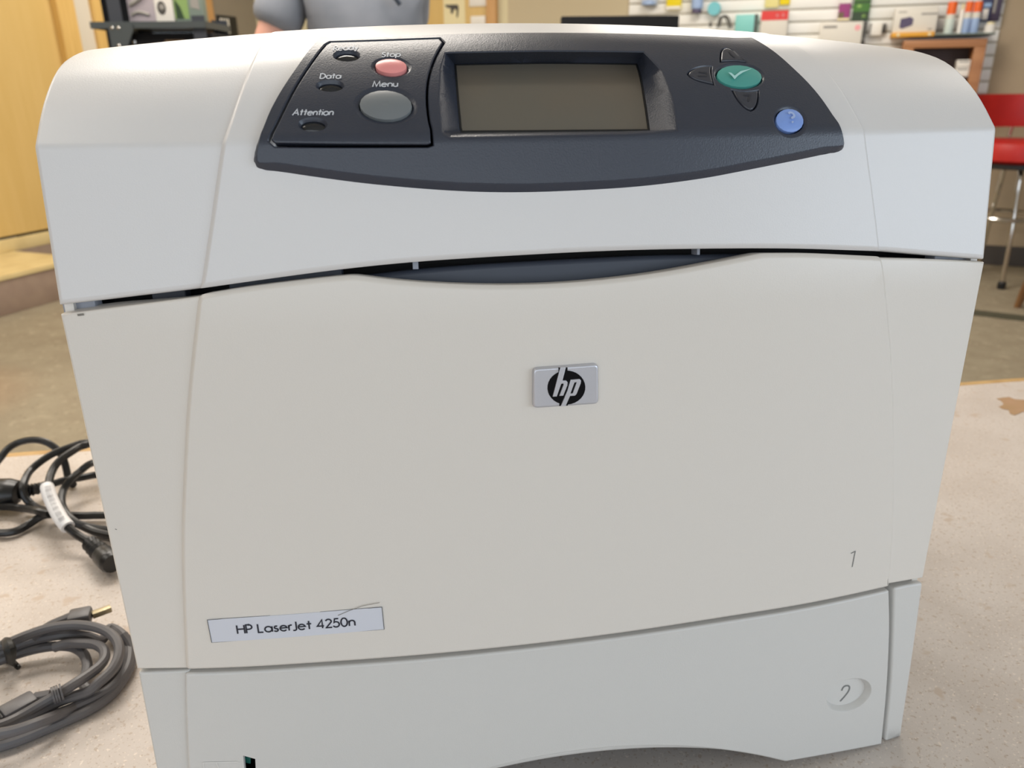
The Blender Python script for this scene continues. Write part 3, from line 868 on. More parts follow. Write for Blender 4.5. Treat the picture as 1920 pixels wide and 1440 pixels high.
DR = plate('front_door', outline(d_top, d_sc, d_t2, d_r, d_b, d_l, step=0.005, corner=0.0026), 0.0016, M['door'], PR, rings=[(0, 0.0016 - 0.011), (0, 0.0016 - 0.0017), (-0.0002, 0.0016 - 0.0014), (-0.0014, 0.0016 - 0.0003), (-0.0019, 0.0016 - 0.00005), (-0.0023, 0.0016)])
for a_, b_, c_, d_ in (([(-0.20971, 0.28448), (-0.17922, 0.28804), (-0.1533, 0.29143)], [(-0.1533, 0.29143), (-0.16382, 0.24914), (-0.17088, 0.21457), (-0.17668, 0.18291), (-0.18141, 0.14914), (-0.18614, 0.10869)], [(-0.18614, 0.10869), (-0.20732, 0.10887)], -1),
                       ([(0.20868, 0.28771), (0.18055, 0.29114), (0.14868, 0.29423)], [(0.14868, 0.29423), (0.15697, 0.26639), (0.16502, 0.23601), (0.17605, 0.18211), (0.18299, 0.13959), (0.18666, 0.11046)], [(0.18666, 0.11046), (0.20894, 0.10889)], 1)):
    xi = -d_ * 0.003
    a_[0] = (d_ * HW, a_[0][1])
    c_[1] = (d_ * HW, c_[1][1])
    inner = [(q[0] + xi, q[1]) for q in b_]
    a2 = a_[:-1] + [inner[0]]
    plate('side_strip', outline(a2, inner, [inner[-1], c_[1]], [c_[1], a_[0]], step=0.006), 0.0, M['door'], PR, r=0.0012, thick=0.012)

t_top = [(-0.18634, 0.10655), (-0.15508, 0.10671), (-0.12215, 0.10723), (-0.07086, 0.10736), (-0.01798, 0.10769), (0.03174, 0.1077), (0.0814, 0.10757), (0.13482, 0.1067), (0.18533, 0.1069)]
t_r = [(0.18533, 0.1069), (0.18945, 0.08107), (0.19341, 0.04087), (0.19539, 0.00049)]
t_b = [(0.19539, 0.00049), (0.16341, 0.00392), (0.12869, 0.00722)]
xc, zs = t_b[-1]
arch = [(xc * (1 - 2 * i_ / 24), zs + 0.0342 * (1 - (1 - 2 * i_ / 24) ** 2)) for i_ in range(25)]
lx = [(-q[0], q[1]) for q in t_r][::-1]
lb = [(-xc, zs), (-t_b[1][0], t_b[1][1]), lx[0]]
lx[-1] = t_top[0]
ov = [(0.18067, 0.04595), (0.17909, 0.04822), (0.17689, 0.05023), (0.17419, 0.05188), (0.17113, 0.05309), (0.16787, 0.05378), (0.16456, 0.05395), (0.16137, 0.05357), (0.15846, 0.05268), (0.15596, 0.05132), (0.15399, 0.04955), (0.15265, 0.04748), (0.15199, 0.04519), (0.15205, 0.0428), (0.15284, 0.04044), (0.15432, 0.0382), (0.15642, 0.03621), (0.15904, 0.03456), (0.16206, 0.03333), (0.16533, 0.03259), (0.16869, 0.03237), (0.17196, 0.0327), (0.17498, 0.03355), (0.17758, 0.0349), (0.17963, 0.03666), (0.18102, 0.03876), (0.18167, 0.04109), (0.18155, 0.04353)]
oi = [(0.18136, 0.04268), (0.17997, 0.04446), (0.17818, 0.04597), (0.17608, 0.04716), (0.17377, 0.04795), (0.17139, 0.04832), (0.16904, 0.04824), (0.16683, 0.04773), (0.16488, 0.0468), (0.16328, 0.04551), (0.16211, 0.04393), (0.16142, 0.04212), (0.16124, 0.04018), (0.16159, 0.0382), (0.16246, 0.03629), (0.1638, 0.03453), (0.16554, 0.03301), (0.16761, 0.03181), (0.16991, 0.03099), (0.17232, 0.03059), (0.17471, 0.03064), (0.17697, 0.03113), (0.17897, 0.03204), (0.18062, 0.03333), (0.18182, 0.03493), (0.18252, 0.03677), (0.18268, 0.03874), (0.18228, 0.04074)]
slot = [(-0.16452, 0.05783), (-0.15878, 0.05545), (-0.15953, 0.04598), (-0.16504, 0.04627)]
sl = dens(ccw(slot), 3)
TF = plate('paper_tray', outline(t_top, t_r, t_b, arch, lb, lx, step=0.005, corner=0.0012), 0.001, M['tray'], PR, r=0.0013, thick=0.013,
           holes=[[(off(ov, 0.0004), 0.001), (off(ov, 0.0), 0.0007), (off(ov, -0.0018), -0.003)], [(sl, 0.001), (sl, -0.0015)]])
plate('tray_recess_disc', off(ov, -0.0012), -0.0024, M['tray'], TF, r=0.0006, thick=0.003, cuts=(0.02, 0.02))
two = [(0.16417, 0.04438), (0.16508, 0.04648), (0.16711, 0.04701), (0.16911, 0.04591), (0.16929, 0.04353), (0.16701, 0.04013), (0.16399, 0.03716)]
obj('embossed_mark', ribbon([smooth_path(two, 5)], 0.0009, -0.0022), M['emboss'], TF, smooth=False)
obj('gauge_flag', (S([(q[0], q[1], -0.004) for q in [(-0.16568, 0.05288), (-0.16288, 0.05175), (-0.1633, 0.04812), (-0.16562, 0.0489)]]), [(0, 1, 2, 3)]), M['green_flag'], TF, smooth=False)
obj('embossed_icon', ribbon([[(-0.18444, 0.05448), (-0.16743, 0.05428)], [(-0.18444, 0.05448), (-0.18453, 0.04794)], [(-0.17814, 0.05458), (-0.1773, 0.05095)]], 0.0005, 0.0012), M['icon_highlight'], TF, smooth=False)
lip = [(x_ * 0.985, max(zs + 0.0010, v_ - 0.0062 * math.sin(math.pi * i_ / 24) ** 0.8)) for i_, (x_, v_) in enumerate(arch)]
plate('tray_lip', outline(lip, [lip[-1], (lip[-1][0], 0.06)], [(lip[-1][0], 0.06), (lip[0][0], 0.06)], [(lip[0][0], 0.06), lip[0]], step=0.005), -0.0022, M['tray'], TF, r=0.0035, thick=0.012)
s_r = outline([(0.18996, 0.10615), (0.19874, 0.10607), (0.21042, 0.10533)], [(0.21042, 0.10533), (0.21105, 0.05668), (0.21097, -0.00257)], [(0.21097, -0.00257), (0.19915, -0.00072)], [(0.19915, -0.00072), (0.19714, 0.04219), (0.19377, 0.07537), (0.18996, 0.10615)], step=0.006, corner=0.002)
plate('tray_side_strip', s_r, -0.0008, M['tray'], PR, r=0.0014, thick=0.012)
s_l0 = [(-0.20794, 0.1067), (-0.1866, 0.1073)]
plate('tray_side_strip', outline([(-HW, s_l0[0][1]), (s_l0[1][0] + 0.002, s_l0[1][1])], [(s_l0[1][0] + 0.002, s_l0[1][1]), (-s_r[0][0] if False else -0.186, 0.003)], [(-0.186, 0.003), (-HW, 0.003)], [(-HW, 0.003), (-HW, s_l0[0][1])], step=0.006, corner=0.001), -0.0004, M['tray'], PR, r=0.0012, thick=0.012)

# scoop behind the door edge and bits of mechanism in the gap
scp = [(-0.09517, 0.29637), (-0.06685, 0.29872), (-0.03813, 0.29996), (-0.00039, 0.30053), (0.03891, 0.30052), (0.08573, 0.2989)]
lo = [(scp[-1][0], scp[-1][1] - 0.012), (0.0, scp[0][1] - 0.03), (scp[0][0], scp[0][1] - 0.006)]
plate('finger_scoop', outline(scp, [scp[-1], lo[0]], lo, [lo[-1], scp[0]], step=0.006), -0.012, M['scoop'], PR, r=0.0022, thick=0.006, label='slate scoop for opening the front door')
for q in (778, 1308):
    a_ = ((-0.06705, 0.2989), (-0.06459, 0.30213)) if q == 778 else ((0.06015, 0.29978), (0.06164, 0.30296))
    plate('guide_tab', [a_[0], (a_[1][0], a_[0][1]), a_[1], (a_[0][0], a_[1][1])], -0.010, M['bracket'], PR, r=0.0003, thick=0.006)
for a_, mm in ((((-0.21206, 0.28243), (-0.19855, 0.29001)), 'bracket'), (((0.18632, 0.28833), (0.21051, 0.29074)), 'bracket'),
               (((-0.17718, 0.28648), (-0.16302, 0.29198)), 'chassis2'), (((-0.14473, 0.29337), (-0.09721, 0.29569)), 'scoop')):
    (xa, va), (xb, vb_) = a_
    plate('gap_bracket', [(xa, va - 0.004), (xb, va - 0.004), (xb, vb_ + 0.004), (xa, vb_ + 0.004)], -0.008 if mm == 'bracket' else -0.013, M[mm], PR, r=0.0005, thick=0.006)

# badge with the oval mark and its two letters
B4 = [(-0.01814, 0.25568), (0.01082, 0.25592), (0.01141, 0.23716), (-0.01821, 0.23729)]
BD = plate('badge', outline([B4[0], B4[1]], [B4[1], B4[2]], [B4[2], B4[3]], [B4[3], B4[0]], corner=0.0022, step=0.01), 0.0040, M['badge'], PR, r=0.0010, thick=0.0035, cuts=(0.03, 0.03), label='silver badge with a black oval and two slanted letters')
OH = 0.00425
ov_b = [(0.00502, 0.24612), (0.00472, 0.24767), (0.00411, 0.24915), (0.00321, 0.25051), (0.00206, 0.2517), (0.0007, 0.25267), (-0.00081, 0.25338), (-0.00242, 0.25382), (-0.00406, 0.25396), (-0.00567, 0.2538), (-0.0072, 0.25335), (-0.00859, 0.25262), (-0.00978, 0.25165), (-0.01073, 0.25046), (-0.01141, 0.24911), (-0.01178, 0.24763), (-0.01183, 0.2461), (-0.01156, 0.24456), (-0.01098, 0.24308), (-0.01011, 0.24171), (-0.00898, 0.2405), (-0.00763, 0.23951), (-0.00611, 0.23877), (-0.00449, 0.23831), (-0.00283, 0.23816), (-0.00118, 0.23831), (0.00039, 0.23876), (0.0018, 0.2395), (0.00301, 0.24049), (0.00396, 0.2417), (0.00463, 0.24308), (0.00499, 0.24457)]
plate('oval', ov_b, OH, M['oval'], BD, r=0.0001, thick=0.001, cuts=(0.05, 0.05))
sl1 = [(-0.00703, 0.25549), (-0.00306, 0.25535), (-0.00304, 0.25332), (-0.00701, 0.25308)]
sl2 = [(-0.00272, 0.23766), (-0.00659, 0.23777), (-0.00636, 0.23964), (-0.00262, 0.2391)]
for q in (sl1, sl2):
    plate('oval_notch', q, OH, M['oval'], BD, r=0.0001, thick=0.001, cuts=(0.05, 0.05))
hh = [(-0.00634, 0.25581), (-0.00399, 0.25566), (-0.0054, 0.24973), (-0.00382, 0.24967), (-0.00312, 0.24881), (-0.0032, 0.2474), (-0.00498, 0.24275), (-0.00672, 0.24275), (-0.00489, 0.24777), (-0.00504, 0.24843), (-0.00593, 0.24831), (-0.00785, 0.24257), (-0.00968, 0.24265)]
plate('letter', hh, 0.0050, M['badge'], BD, r=0.00015, thick=0.001, cuts=(0.05, 0.05))
pp = [(-0.00178, 0.24986), (0.00225, 0.24989), (0.00286, 0.24915), (0.00273, 0.24788), (0.00097, 0.24309), (0.00024, 0.24237), (-0.00193, 0.2424), (-0.00386, 0.2378), (-0.00598, 0.23796), (-0.00308, 0.24507)]
ph = [(-0.0001, 0.24859), (0.00098, 0.24862), (-0.00077, 0.24356), (-0.00182, 0.24353)]
plate('letter', pp, 0.0050, M['badge'], BD, r=0.00015, thick=0.001, holes=[[(ccw(ph), 0.0050), (ccw(ph), 0.0042)]], cuts=(0.05, 0.05))

# name label
N4 = [(-0.17078, 0.13782), (-0.09018, 0.14019), (-0.08998, 0.1276), (-0.17052, 0.12503)]
NP = plate('name_label', outline([N4[0], N4[1]], [N4[1], N4[2]], [N4[2], N4[3]], [N4[3], N4[0]], step=0.02), 0.0020, M['plate'], PR, r=0.0001, thick=0.001, cuts=(0.02, 0.03), label='pale printed name label')
obj('label_border', ribbon([[N4[2], N4[1], N4[0], N4[3]]], 0.0003, 0.00215), M['ink_line'], NP, smooth=False)
obj('label_border', ribbon([[N4[3], N4[2]]], 0.00015, 0.00215), M['ink_line'], NP, smooth=False)
lettering('HP LaserJet 4250n', (-0.15783, 0.1296), (-0.10339, 0.13097), (-0.15785, 0.13425), 0.00072, 0.0022, M['ink_dark'], NP, space=0.16)
one = [(0.15465, 0.13708), (0.1572, 0.13786), (0.1568, 0.12829)]
obj('embossed_number', ribbon([one], 0.0005, 0.0018), M['emboss'], DR, smooth=False)
obj('scuff', ribbon([[(-0.1108, 0.1372), (-0.10541, 0.1395), (-0.09906, 0.14171), (-0.09105, 0.14287)]], 0.00025, 0.0023), M['scuff'], DR, smooth=False)
obj('scuff', ribbon([[(-0.20416, 0.18677), (-0.20336, 0.18647)]], 0.0004, 0.0018), M['scuff'], DR, smooth=False)
obj('scuff', ribbon([[(-0.2019, 0.28427), (-0.1993, 0.28457)]], 0.0009, 0.0003), M['scuff'], PR, smooth=False)
obj('scuff', ribbon([[(0.05519, 0.3182), (0.05863, 0.31675)]], 0.0004, 0.0015), M['scuff'], TC, smooth=False)

# ------------------------------------------------------------------ black power cord, left of the printer
PC = thing('power_cord', 'coiled black power cord with a white printed tag lying behind the grey cable', 'cord', (-0.39511, 0.36596, 0.0))
path1 = [(-0.43073, 0.38227, 0.016), (-0.42159, 0.38871, 0.014), (-0.41353, 0.39889, 0.012), (-0.402, 0.40732, 0.012), (-0.38918, 0.40977, 0.012), (-0.3796, 0.41285, 0.012), (-0.3729, 0.41528, 0.012), (-0.36788, 0.4153, 0.016), (-0.37111, 0.41913, 0.022), (-0.37419, 0.40024, 0.03), (-0.38082, 0.39596, 0.026), (-0.38549, 0.38419, 0.024), (-0.39069, 0.37807, 0.018), (-0.38959, 0.36531, 0.014), (-0.38094, 0.34623, 0.012), (-0.36922, 0.33043, 0.01), (-0.35526, 0.31861, 0.008), (-0.34057, 0.30974, 0.006), (-0.232, 0.27, 0.006), (-0.228, 0.31, 0.006), (-0.35247, 0.34212, 0.006), (-0.3637, 0.34353, 0.006), (-0.37631, 0.3462, 0.006), (-0.38769, 0.3465, 0.008), (-0.39597, 0.34381, 0.01), (-0.40212, 0.34366, 0.008), (-0.40927, 0.33805, 0.005), (-0.41661, 0.32781, 0.005), (-0.42862, 0.32751, 0.005), (-0.44312, 0.33542, 0.005), (-0.4615, 0.35668, 0.006), (-0.47528, 0.38704, 0.008), (-0.48021, 0.41445, 0.012), (-0.47664, 0.43122, 0.018), (-0.46749, 0.43489, 0.028), (-0.46121, 0.44145, 0.035), (-0.45356, 0.44786, 0.038), (-0.4391, 0.44746, 0.04), (-0.42648, 0.44398, 0.038), (-0.41649, 0.43947, 0.032), (-0.40921, 0.43227, 0.024), (-0.40592, 0.42608, 0.014), (-0.4029, 0.41871, 0.006), (-0.39671, 0.41175, 0.004)]
path2 = [(-0.37663, 0.455, 0.03342), (-0.38396, 0.44415, 0.035), (-0.38304, 0.43073, 0.04), (-0.38911, 0.42971, 0.04), (-0.3987, 0.42046, 0.04), (-0.40946, 0.41427, 0.038), (-0.41886, 0.4066, 0.034), (-0.4249, 0.39864, 0.03), (-0.42468, 0.3838, 0.028), (-0.42339, 0.37304, 0.024), (-0.42094, 0.36851, 0.016), (-0.41414, 0.36397, 0.01), (-0.39943, 0.34916, 0.012), (-0.38622, 0.3377, 0.014), (-0.3731, 0.32741, 0.014), (-0.3604, 0.32106, 0.01), (-0.34373, 0.31692, 0.006), (-0.222, 0.285, 0.006)]
path3 = [(-0.37085, 0.44, 0.03993), (-0.37823, 0.42905, 0.04), (-0.37589, 0.41209, 0.046), (-0.38093, 0.40837, 0.046), (-0.38549, 0.39735, 0.046), (-0.39112, 0.38894, 0.044), (-0.39559, 0.38216, 0.04), (-0.39618, 0.37035, 0.036), (-0.3928, 0.35573, 0.034), (-0.38848, 0.34333, 0.031), (-0.38184, 0.33096, 0.028), (-0.37359, 0.31704, 0.026), (-0.36467, 0.3035, 0.024), (-0.35853, 0.2971, 0.021), (-0.35051, 0.29186, 0.016), (-0.33946, 0.28391, 0.013)]
path4 = [(-0.46585, 0.3733, 0.01), (-0.45031, 0.36881, 0.01), (-0.43748, 0.36608, 0.01), (-0.42608, 0.36193, 0.01), (-0.41083, 0.34983, 0.014), (-0.39747, 0.33694, 0.018), (-0.38679, 0.33103, 0.018)]
RC = 0.0035
obj('cable', join(tube(path1, RC, 10, 6), tube(path2, RC, 10, 6), tube(path3, RC, 10, 6), tube(path4, RC, 10, 6)), M['black_rubber'], PC)
pa, pb = np.array((-0.46741, 0.38353, 0.018)), np.array((-0.43036, 0.38132, 0.016))
ax_ = (pb - pa) / np.linalg.norm(pb - pa)
obj('plug', tube([pa, pa + ax_ * 0.006, pa + (pb - pa) * 0.72, pa + (pb - pa) * 0.95, pb], [0.010, 0.0145, 0.0150, 0.012, 0.007], 14, 6, 0.85), M['black_rubber'], PC)
sp = [np.array(q) for q in path1[0:3]]
pts, rad = [], []
for i in range(15):
    t = i / 14 * 2
    k_ = min(int(t), 1)
    pts.append(sp[k_] * (1 - (t - k_)) + sp[k_ + 1] * (t - k_))
    rad.append((0.0074 - 0.0014 * t) if i % 2 == 0 else 0.0048)
obj('strain_relief', tube(pts, rad, 12, 2), M['black_rubber'], PC)
la = [(-0.39331, 0.35284, 0.0335), (-0.38768, 0.34109, 0.031), (-0.38184, 0.33096, 0.028), (-0.37359, 0.31704, 0.026), (-0.36467, 0.3035, 0.024), (-0.35937, 0.29772, 0.0215)]
lb_ = obj('wrap_label', tube(la, 0.0058, 12, 4), M['tag'], PC, label='white printed label wrapped round the cord')
sm = smooth_path(la, 8)
bars = []
for i in range(4, len(sm) - 5, 1):
    t = sm[i + 1] - sm[i]
    t = t / np.linalg.norm(t)
    vdir = np.array((-0.0774, -0.3216, 0.3704)) - sm[i]
    vdir -= t * (vdir @ t)
    vdir /= np.linalg.norm(vdir)
    sd = np.cross(t, vdir)
    c_ = sm[i]
    q0 = [c_ + 0.0063 * (math.cos(a) * vdir + math.sin(a) * sd) for a in (-0.5, -0.2, 0.1, 0.3)]
    wv = t * random.choice((0.0004, 0.0007))
    bars.append(([q for q in q0] + [q + wv for q in q0], [(0, 1, 5, 4), (1, 2, 6, 5), (2, 3, 7, 6)]))
obj('print', join(*bars), M['bar_ink'], lb_, smooth=False)
bt = [(-0.34054, 0.28446, 0.013), (-0.33648, 0.28022, 0.013), (-0.33178, 0.27494, 0.0125), (-0.32703, 0.26938, 0.012), (-0.32185, 0.26255, 0.012), (-0.31083, 0.24908, 0.012)]
obj('connector_boot', tube([np.array(bt[0]) + (np.array(bt[-1]) - np.array(bt[0])) * t for t in np.linspace(0, 1, 13)],
                           [0.0040, 0.0068, 0.0052, 0.0074, 0.0056, 0.0080, 0.0060, 0.0086, 0.0088, 0.0092, 0.0094, 0.0094, 0.0080], 14, 3), M['black_rubber'], PC)

# ------------------------------------------------------------------ grey usb cable, front left
GC = thing('data_cable', 'coiled grey data cable bound with a black tie beside the printer base', 'cable', (-0.3118, 0.12831, 0.0))
g1 = [(-0.37167, 0.14273, 0.012), (-0.36115, 0.14632, 0.016), (-0.35268, 0.15019, 0.018), (-0.3453, 0.15107, 0.02), (-0.33669, 0.15309, 0.022), (-0.32698, 0.15622, 0.023), (-0.31547, 0.15705, 0.024), (-0.30252, 0.15572, 0.024), (-0.28903, 0.15004, 0.024), (-0.2787, 0.14269, 0.023), (-0.27136, 0.13235, 0.022), (-0.26887, 0.1216, 0.02), (-0.27058, 0.112, 0.018), (-0.27594, 0.10517, 0.016), (-0.28152, 0.10141, 0.013), (-0.29091, 0.09906, 0.012), (-0.29997, 0.09618, 0.011), (-0.30849, 0.09221, 0.01), (-0.31733, 0.08636, 0.01), (-0.32637, 0.08176, 0.01), (-0.33951, 0.07901, 0.01)]
g2 = [(-0.37184, 0.1434, 0.006), (-0.36342, 0.15097, 0.008), (-0.35453, 0.15418, 0.01), (-0.34675, 0.15636, 0.012), (-0.33747, 0.15859, 0.013), (-0.32689, 0.15984, 0.014), (-0.31439, 0.1601, 0.014), (-0.30006, 0.15702, 0.013), (-0.29157, 0.1551, 0.01), (-0.2906, 0.17066, 0.008), (-0.28152, 0.16339, 0.008), (-0.27349, 0.15162, 0.008), (-0.26849, 0.13814, 0.008), (-0.26712, 0.1251, 0.007), (-0.27022, 0.11404, 0.006), (-0.27629, 0.1052, 0.006), (-0.28515, 0.09886, 0.006), (-0.29616, 0.09312, 0.006), (-0.30691, 0.08965, 0.006), (-0.31858, 0.08542, 0.006), (-0.32755, 0.08238, 0.006), (-0.34052, 0.07913, 0.006)]
g3 = [(-0.3705, 0.13927, 0.004), (-0.36276, 0.1491, 0.004), (-0.35356, 0.15157, 0.006), (-0.34535, 0.15415, 0.007), (-0.33349, 0.15615, 0.008), (-0.32115, 0.15665, 0.008), (-0.30995, 0.15334, 0.008), (-0.30077, 0.14577, 0.008), (-0.29527, 0.13632, 0.007), (-0.29324, 0.12836, 0.006), (-0.29372, 0.12226, 0.005), (-0.28686, 0.11267, 0.004), (-0.28254, 0.11662, 0.004), (-0.27501, 0.12372, 0.004), (-0.2741, 0.13478, 0.004), (-0.27543, 0.14538, 0.004), (-0.28427, 0.16197, 0.005), (-0.2932, 0.16934, 0.006)]
g4 = [(-0.31972, 0.15027, 0.012), (-0.31104, 0.15031, 0.014), (-0.29921, 0.14581, 0.016), (-0.2894, 0.14155, 0.017), (-0.2825, 0.13513, 0.017), (-0.27923, 0.12567, 0.017), (-0.28007, 0.11728, 0.018), (-0.28312, 0.1101, 0.019), (-0.28749, 0.10277, 0.02), (-0.29361, 0.09781, 0.019), (-0.29911, 0.09515, 0.017), (-0.30762, 0.09219, 0.014), (-0.31539, 0.08817, 0.012), (-0.32213, 0.0831, 0.012), (-0.33332, 0.07896, 0.012)]
g5 = [(-0.3387, 0.07386, 0.004), (-0.32427, 0.0733, 0.004), (-0.31407, 0.07646, 0.004), (-0.30368, 0.08173, 0.004), (-0.2918, 0.08799, 0.004), (-0.28052, 0.09517, 0.004), (-0.27251, 0.10439, 0.004), (-0.26856, 0.11535, 0.004), (-0.26651, 0.12603, 0.005), (-0.26741, 0.139, 0.006), (-0.27087, 0.14806, 0.01), (-0.27574, 0.15287, 0.014)]
g6 = [(-0.33468, 0.07128, 0.016), (-0.32305, 0.07023, 0.016), (-0.31222, 0.0713, 0.016), (-0.30291, 0.0762, 0.015), (-0.29535, 0.08672, 0.01), (-0.28711, 0.10131, 0.004)]
g7 = [(-0.37167, 0.14273, 0.012), (-0.37813, 0.13287, 0.012), (-0.3747, 0.11263, 0.012), (-0.36081, 0.0919, 0.011), (-0.33951, 0.07901, 0.01)]
g8 = [(-0.37184, 0.1434, 0.006), (-0.37818, 0.13477, 0.006), (-0.37522, 0.11687, 0.006), (-0.36027, 0.09271, 0.006), (-0.34052, 0.07913, 0.006)]
g9 = [(-0.3705, 0.13927, 0.004), (-0.37348, 0.13021, 0.004), (-0.37048, 0.11368, 0.004), (-0.35532, 0.0887, 0.004), (-0.3387, 0.07386, 0.004)]
RG = 0.0033
obj('cable', join(*[tube(g, RG, 10, 6) for g in (g1, g2, g3, g4, g5, g6, g7, g8, g9)]), M['grey_rubber'], GC)
ua = [(-0.3356, 0.15757, 0.016), (-0.32681, 0.16311, 0.02), (-0.31728, 0.16591, 0.022), (-0.312, 0.16782, 0.022)]
ub = [(-0.31419, 0.16679, 0.022), (-0.30888, 0.16871, 0.022), (-0.29959, 0.16908, 0.022)]
obj('connector_lead', tube(ua, [0.0030, 0.0032, 0.0036, 0.0045], 10, 6), M['grey_rubber'], GC)


def block(a, b, wd, ht, bev, up=(0, 0, 1)):
    """rounded bar from a to b, wd wide and ht high"""
    a, b = Vector(a), Vector(b)
    L = (b - a).length
    R_ = (b - a).to_track_quat('X', 'Z').to_matrix()
    v, f = box(0, L, -wd / 2, wd / 2, -ht / 2, ht / 2, bev)
    return [tuple(R_ @ Vector(q) + a) for q in v], f


obj('connector_body', block(ub[0], ub[2], 0.013, 0.0092, 0.0022), M['grey_rubber'], GC)
uc = [(-0.29931, 0.16874, 0.022), (-0.28851, 0.17474, 0.022)]
sh_ = obj('metal_shell', block(uc[0], uc[1], 0.0050, 0.0040, 0.0004), M['usb_metal'], GC, label='bare metal plug')
ga = [(-0.32823, 0.08983, 0.01), (-0.32362, 0.09486, 0.01), (-0.31379, 0.10242, 0.01), (-0.30429, 0.10253, 0.012)]
obj('device_plug', block(ga[0], ga[2], 0.0125, 0.011, 0.002), M['grey_rubber'], GC)
obj('plug_face', block(np.array(ga[0]) - (np.array(ga[2]) - np.array(ga[0])) * 0.10, ga[0], 0.0105, 0.009, 0.001), M['black'], GC)
obj('plug_neck', tube([ga[2], np.array(ga[2]) * 0.5 + np.array(ga[3]) * 0.5, ga[3]], [0.0048, 0.0042, 0.0038], 10, 4), M['grey_rubber'], GC)
gf = [(-0.29886, 0.09245, 0.02), (-0.29314, 0.0953, 0.02)]
cl_ = []
for t in (0.1, 0.32, 0.54, 0.8):
    c0 = np.array(gf[0]) * (1 - t) + np.array(gf[1]) * t
    dx_ = (np.array(gf[1]) - np.array(gf[0])) * 0.09
    cl_.append(tube([c0 - dx_, c0 + dx_], 0.0054, 12, 1))
obj('clip', join(*cl_), M['grey_rubber'], GC)
tr_ = [(-0.34669, 0.14777, 0.024), (-0.33936, 0.13597, 0.03), (-0.33592, 0.13032, 0.03), (-0.33745, 0.13271, 0.024), (-0.34128, 0.13776, 0.016), (-0.34368, 0.14238, 0.01), (-0.34423, 0.14648, 0.004), (-0.34198, 0.14432, 0.003)]
obj('twist_tie', join(tube(tr_, [0.0022, 0.0034, 0.0036, 0.0034, 0.0030, 0.0022, 0.0018, 0.0016], 8, 6), tube([(-0.34005, 0.13851, 0.028), (-0.34583, 0.14566, 0.024), (-0.35529, 0.15919, 0.012), (-0.35648, 0.15965, 0.004), (-0.35173, 0.15344, 0.003)], 0.0026, 8, 6)), M['tie'], GC, label='black twist tie')

# ------------------------------------------------------------------ steel shelf with its things, behind on the left
HD = math.radians(-9.3114)


def shp(x, f, z):
    """x right and f forward of the viewer's heading, to world"""
    return Vector((math.cos(HD) * x - math.sin(HD) * f, math.sin(HD) * x + math.cos(HD) * f, z)) + Vector((-0.0774, -0.3216, 0))


SF = 3.3
sb = shp(-1.37, SF + 0.2, FLOOR)
SU = thing('steel_shelf', 'dark grey bolted steel shelving unit in front of the dark doorway', 'shelf', sb, HD)
z1 = 0.592 - FLOOR


def ang(x0, x1, y0, y1, z0, z1_, bev=0.003):
    return box(x0, x1, y0, y1, z0, z1_, bev)


for x_, y_, ht_ in ((-0.18, -0.2, 2.05), (0.138, -0.2, z1 + 0.03), (-0.18, 0.055, 2.05), (0.138, 0.055, z1 + 0.03)):
    obj('post', join(box(x_, x_ + 0.05, y_ - 0.002, y_ + 0.002, 0.0, ht_), box(x_, x_ + 0.004, y_, y_ + (0.04 if y_ < 0 else -0.04), 0.0, ht_)), M['steel_post'], SU, local=True, smooth=False)
for zz in (z1, z1 - 0.42, 0.15):
    sh1 = obj('shelf_board', join(box(-0.25, 0.192, -0.215, 0.065, zz - 0.006, zz), box(-0.25, 0.192, -0.218, -0.213, zz - 0.014, zz + 0.010), box(-0.25, 0.192, 0.063, 0.068, zz - 0.014, zz + 0.010),
                                  box(-0.253, -0.248, -0.215, 0.065, zz - 0.014, zz + 0.010), box(0.189, 0.194, -0.215, 0.065, zz - 0.014, zz + 0.010)), M['steel'], SU, local=True, smooth=False)
gus = prism([(-0.18, z1 - 0.10), (-0.13, z1 - 0.10), (-0.085, z1 - 0.02), (-0.085, z1), (-0.18, z1)], -0.224, -0.219, 1)
gp_ = obj('gusset', gus, M['steel'], SU, local=True, smooth=False)
for bx, bz in ((-0.165, z1 - 0.012), (-0.14, z1 - 0.012), (-0.15, z1 - 0.075)):
    bo = obj('bolt', lathe([(0.006, 0), (0.006, 0.003), (0.003, 0.005)], 8), M['chrome'], SU, local=True)
    bo.rotation_euler = (math.pi / 2, 0, 0)
    bo.location = (bx, -0.224, bz)


def shelf_card(name, px0, px1, zb, h, f, dep, m, label, cat, extra=None):
    """a box standing on the top shelf, seen between two screen-independent x positions"""
    t = thing(name, label, cat, shp((px0 + px1) / 2, f, zb), HD)
    wv = px1 - px0
    obj('body', box(-wv / 2, wv / 2, 0, dep, 0, h, 0.003), m, t, local=True)
    return t, wv


zt = 0.594
t, wv = shelf_card('packing_bag', -1.492, -1.385, zt, 0.30, SF + 0.04, 0.12, M['p_lilac'], 'pale lilac padded bag at the left end of the steel shelf', 'bag')
obj('fold', join(tube([(-0.04, -0.002, 0.035), (-0.01, -0.006, 0.045), (0.03, -0.003, 0.035)], 0.006, 8), tube([(-0.04, -0.002, 0.07), (-0.01, -0.006, 0.085), (0.04, -0.002, 0.12)], 0.008, 8)), M['p_grey'], t, local=True)
t, wv = shelf_card('print_card', -1.382, -1.310, zt, 0.30, SF + 0.03, 0.02, M['p_white'], 'white card with a dark oval print on the steel shelf', 'card')
o_ = obj('oval_print', lathe([(0.017, 0), (0.017, 0.0006)], 20), M['p_charcoal'], t, local=True)
o_.rotation_euler = (math.pi / 2, 0, 0)
o_.scale = (1, 1.45, 1)
o_.location = (-0.008, -0.0002, 0.058)
o_ = obj('oval_print', lathe([(0.010, 0), (0.010, 0.0006)], 20), M['p_grey'], t, local=True)
o_.rotation_euler = (math.pi / 2, 0, 0)
